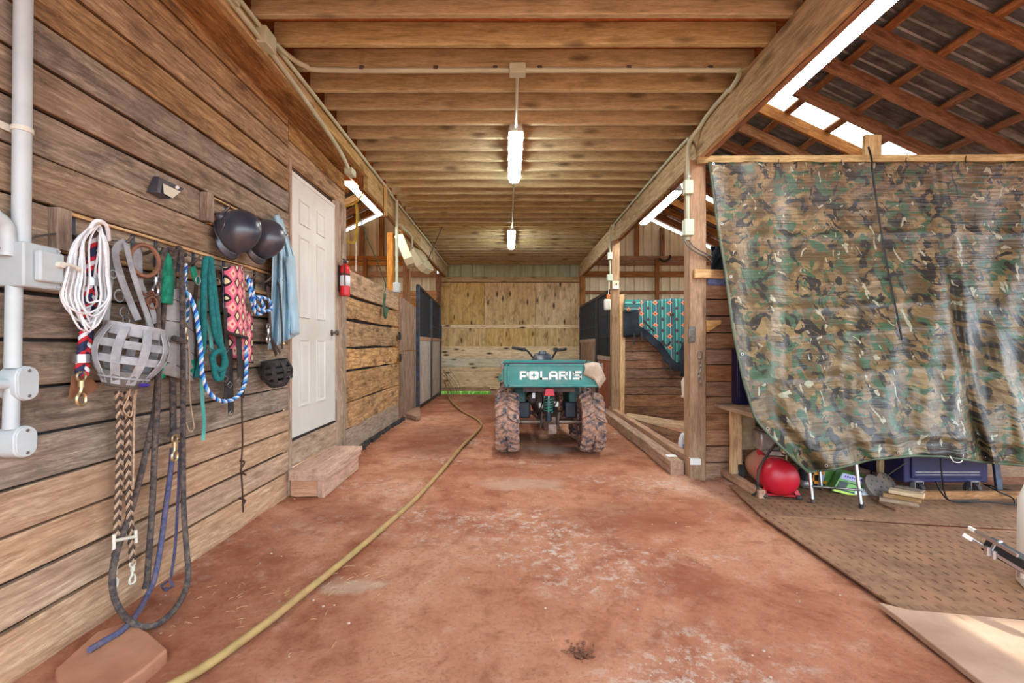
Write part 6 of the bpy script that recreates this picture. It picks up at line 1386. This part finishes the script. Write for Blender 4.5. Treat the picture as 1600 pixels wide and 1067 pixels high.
# second carton, yellow case, dark can
t = thing('battery_pack', (2.35, 3.6, 0), 'black can with a grey base standing behind the steel table leg', 'can'); c = at(1259, 757, 3.62); c.z = .012
m = MB(); m.lathe([(.04, 0), (.045, .01), (.045, .07), (.05, .09), (.05, .2), (.03, .23)], c, n=16); m.build('can_body', 'rubber', t, smooth=50); m = MB(); m.lathe([(.047, .005), (.047, .065)], c, n=16, capa=False, capb=False); m.build('can_label', 'alu', t, solid=.002)
t = thing('yellow_tool_case', (2.5, 3.6, 0), 'yellow plastic tool case behind the steel table leg', 'case'); c = at(1276, 748, 3.62)
m = MB(); m.lim((c.x-.06, 3.6, .06), (c.x+.05, 3.68, .2)); m.build('case_back', 'dark_steel', t)
for (a, b) in (((-.06, .05), (-.04, .2)), ((-.06, .05), (.06, .075)), ((-.06, .12), (.0, .14)), ((.02, .12), (.04, .2))): m = MB(); m.lim((c.x+a[0], 3.585, a[1]), (c.x+b[0], 3.605, b[1])); m.build('case_frame', 'yellow_case', t, bevel=.003)
m = MB(); m.lim((c.x-.05, 3.6, .012), (c.x+.05, 3.68, .06)); m.build('case_base', 'dark_steel', t)
t = thing('small_carton', (2.6, 3.7, 0), 'narrow white and green carton standing behind the steel crossbar', 'carton'); c = at(1298, 745, 3.64)
m = MB(); m.box(V((c.x, 3.66, .13)), (.11, .06, .235)); m.build('carton_body', 'print_green', t); m = MB(); m.box(V((c.x+.01, 3.628, .19)), (.05, .004, .09)); m.build('print_panel', 'print_white', t); m = MB(); m.lathe([(.018, 0), (.018, .004)], (c.x+.01, 3.626, .19), (0, -1, 0), 10); m.build('fan_symbol', 'print_blue', t)
t = thing('lilac_carton', (2.5, 3.7, 0), 'slim lilac printed packet leaning beside the yellow case', 'packet'); c = at(1286, 748, 3.58); m = MB(); m.box(V((c.x, 3.60, .12)), (.04, .02, .2), Matrix.Rotation(.15, 3, 'Y')); m.build('packet_body', 'print_lilac', t); m = MB(); m.lathe([(.014, 0), (.014, .004)], (c.x-.01, 3.588, .05), (0, -1, 0), 10); m.build('fan_symbol', 'print_white', t)
# ---- disc pads, scrap wood, stub
for i, (x_, y_, lab) in enumerate(((1369, 762, 'nearer perforated grey sanding disc leaning by the carton'), (1387, 762, 'farther perforated grey sanding disc behind the first disc'))):
    c = at(x_, y_, 3.42+.06*i); c.z = .088; t = thing('sanding_disc', (c.x, c.y, 0), lab, 'disc', 'perforated discs under the tarpaulin')
    a_ = V((.25, -.8, .5)).normalized(); m = MB(); m.lathe([(.0, 0), (.06, 0.0), (.086, -.006), (.088, -.03), (.075, -.034)], c, a_, 24); m.build('disc_body', 'disc_grey', t, smooth=40)
    u_ = a_.orthogonal().normalized(); w_ = a_.cross(u_)
    for k in range(6): an = k*math.pi/3; p = c+(u_*math.cos(an)+w_*math.sin(an))*.045; m = MB(); m.lathe([(.007, 0), (.007, .002)], p, a_, 8); m.build('hole', 'print_dark', t)
scraps = [((1374, 778), (1436, 797), 3.25, .022, 'grey_wood', 'grey offcut at the bottom of the scrap wood pile', .04), ((1380, 772), (1440, 789), 3.27, .047, 'post_wood', 'brown offcut in the middle of the scrap wood pile', .055), ((1390, 769), (1444, 784), 3.27, .078, 'new_wood', 'fresh yellow pine offcut on top of the scrap wood pile', .06), ((1402, 762), (1441, 775), 3.40, .06, 'grey_wood', 'dark ended offcut behind the scrap wood pile', .06)]
for (a, b, Y, z, mt, lab, w_) in scraps:
    pa, pb = at(*a, Y+.08), at(*b, Y-.06); pa.z = pb.z = z; plank('wood_offcut', None, pa, pb, w_*1.4, .026, mt, wdir=(.3, 1, 0), seg=2, label=lab, cat='offcut', group='scrap wood pile')
m = MB(); m.tube(smoothpath([onZ(1362, 778, .02), onZ(1380, 789, .02), onZ(1400, 797, .02)], 4), .006, 6); m.build('bent_rod', 'rust', None, 'rusty bent rod on the mat before the scrap wood', 'rod')
plank('wood_stub', None, at(1379, 757, 3.62), at(1379, 715, 3.62), .07, .04, 'new_wood', wdir=(1, 0, 0), label='short upright pine stub behind the sanding discs', cat='stub')
# ---- navy tool chest on casters
t = thing('tool_chest', (3.3, 3.5, 0), 'navy rolling tool chest with silver trim below the tarpaulin', 'tool chest')
yF = 3.42; xa = at(1412, 0, yF).x; xb = at(1544, 0, yF).x; z0_ = at(0, 754, yF).z
m = MB(); m.lim((xa, yF, z0_), (xb, 3.86, .62)); m.build('chest_body', 'navy', t, bevel=.008)
m = MB(); m.lim((xa+.05, yF-.012, z0_+.035), (xb-.05, yF, .60)); m.build('chest_drawer', 'navy', t, bevel=.006)
for dz in (.060, .080): m = MB(); m.lim((xa+.07, yF-.017, z0_+dz), (xb-.08, yF-.011, z0_+dz+.006)); m.build('silver_trim', 'alu', t)
for cx in (1432, 1519):
    for yy_ in (yF+.0, 3.78):
        x = at(cx, 0, yF).x; m = MB(); m.lathe([(.02, -.018), (.05, -.018), (.056, 0), (.05, .018), (.02, .018)], (x, yy_, .066), (1, .3, 0), 20); wh = m.build('caster_wheel', 'rubber', t, smooth=40)
        m = MB(); m.box((x+.03, yy_-.005, .085), (.006, .04, .085)); m.box((x-.03, yy_-.005, .085), (.006, .04, .085)); m.box((x, yy_, .125), (.07, .05, .008)); m.rod((x-.035, yy_-.01, .066), (x+.035, yy_-.01, .066), .007, 8); m.build('caster_fork', 'steel', wh)
plank('floor_plank', None, (onZ(1440, 783).x, 3.36, .005), (4.6, 3.38, .005), .12, .03, 'board_wall_wood', wdir=(0, 0, 1), label='long brown plank on the floor below the tool chest', cat='plank')
m = MB(); l = at(1562, 776, 3.42); m.bar((l.x, 3.42, .015), (l.x, 3.5, .7), .045, .02, (0, 1, 0)); m.build('steel_stand', 'blue_steel', None, 'rust tipped steel upright standing right of the navy tool chest', 'stand', bevel=.003)
for i, (pts, lab) in enumerate((([(1470, 715, 3.1), (1472, 745, 3.12), (1476, 770, 3.2), (1485, 782, 3.2), (1510, 785, 3.2), (1540, 784, 3.2), (1585, 788, 3.15), (1640, 786, 3.15)], 'black cable dropping from the tarpaulin before the tool chest'), ([(1462, 752, 3.4), (1470, 768, 3.3), (1482, 781, 3.22), (1500, 783, 3.2), (1530, 780, 3.25)], 'black cable looping below the tool chest'), ([(1536, 756, 3.45), (1560, 768, 3.35), (1582, 778, 3.3), (1586, 788, 3.2)], 'black cable running from the chest wheel to the right'), ([(1540, 757, 3.6), (1575, 765, 3.5), (1620, 770, 3.5)], 'black cable along the wall right of the tool chest'))):
    MB().tube(smoothpath([at(*q) for q in pts], 6), .005, 6).build('power_cable', 'cable_black', None, lab, 'cable', smooth=60)
m = MB(); m.tube([at(1385, 744, 3.5), at(1416, 722, 3.4)], .004, 6); m.build('steel_wire', 'wire_grey', None, 'thin steel wire slanting up to the tool chest', 'wire')
# ---- black steel drawbar and white drum at the right edge
t = thing('steel_drawbar', at(1570, 868, 1.75), 'black steel drawbar with two white tipped prongs at right edge', 'drawbar')
B0, B1 = at(1541, 848, 1.80), at(1660, 915, 1.62)
m = MB(); m.bar(B0, B1, .055, .05); m.build('bar', 'dark_steel', t, bevel=.004)
m = MB(); b = B0+(B1-B0)*.10; m.bar(b, b+(B1-B0)*.05, .062, .056); m.build('chrome_band', 'steel', t, bevel=.003)
for (p, q) in (((1514, 824), (1590, 868)), ((1505, 835), (1620, 905))):
    a, b = at(*p, 1.84), at(*q, 1.66); d = b-a; m = MB(); m.bar(a, b, .008, .012); pr = m.build('prong', 'steel', t); m = MB(); m.bar(a-d*.0, a+d*.14, .009, .013); m.build('prong_tip', 'white_paint', pr)
for p in ((1543, 862), (1553, 868), (1595, 897)):
    m = MB(); c = at(*p, 1.76); m.rod(c+V((0, 0, -.012)), c+V((0, 0, .02)), .010, 10); m.build('bolt', 'steel', t)
m = MB(); m.rod(B1, V((B1.x+.1, B1.y-.02, .05)), .02, 10); m.build('support_leg', 'dark_steel', t); m = MB(); m.lathe([(.03, -.02), (.075, -.02), (.08, 0), (.075, .02), (.03, .02)], (B1.x+.1, B1.y-.02, .095), (0, 1, 0), 18); m.build('jockey_wheel', 'rubber', t)
c = at(1662, 900, 2.05); t = thing('white_drum', (c.x, c.y, .015), 'white plastic drum cut off by the right edge', 'drum')
m = MB(); m.lathe([(.15, 0), (.165, .02), (.16, .4), (.13, .5), (.10, .52)], (c.x+.03, c.y, .015), (-.0, 0, 1), 28); m.build('drum_body', 'white_paint', t, smooth=50); m = MB(); m.lathe([(.11, .52), (.11, .545)], (c.x+.03, c.y, .015), n=24); m.build('drum_lid', 'wax', t)
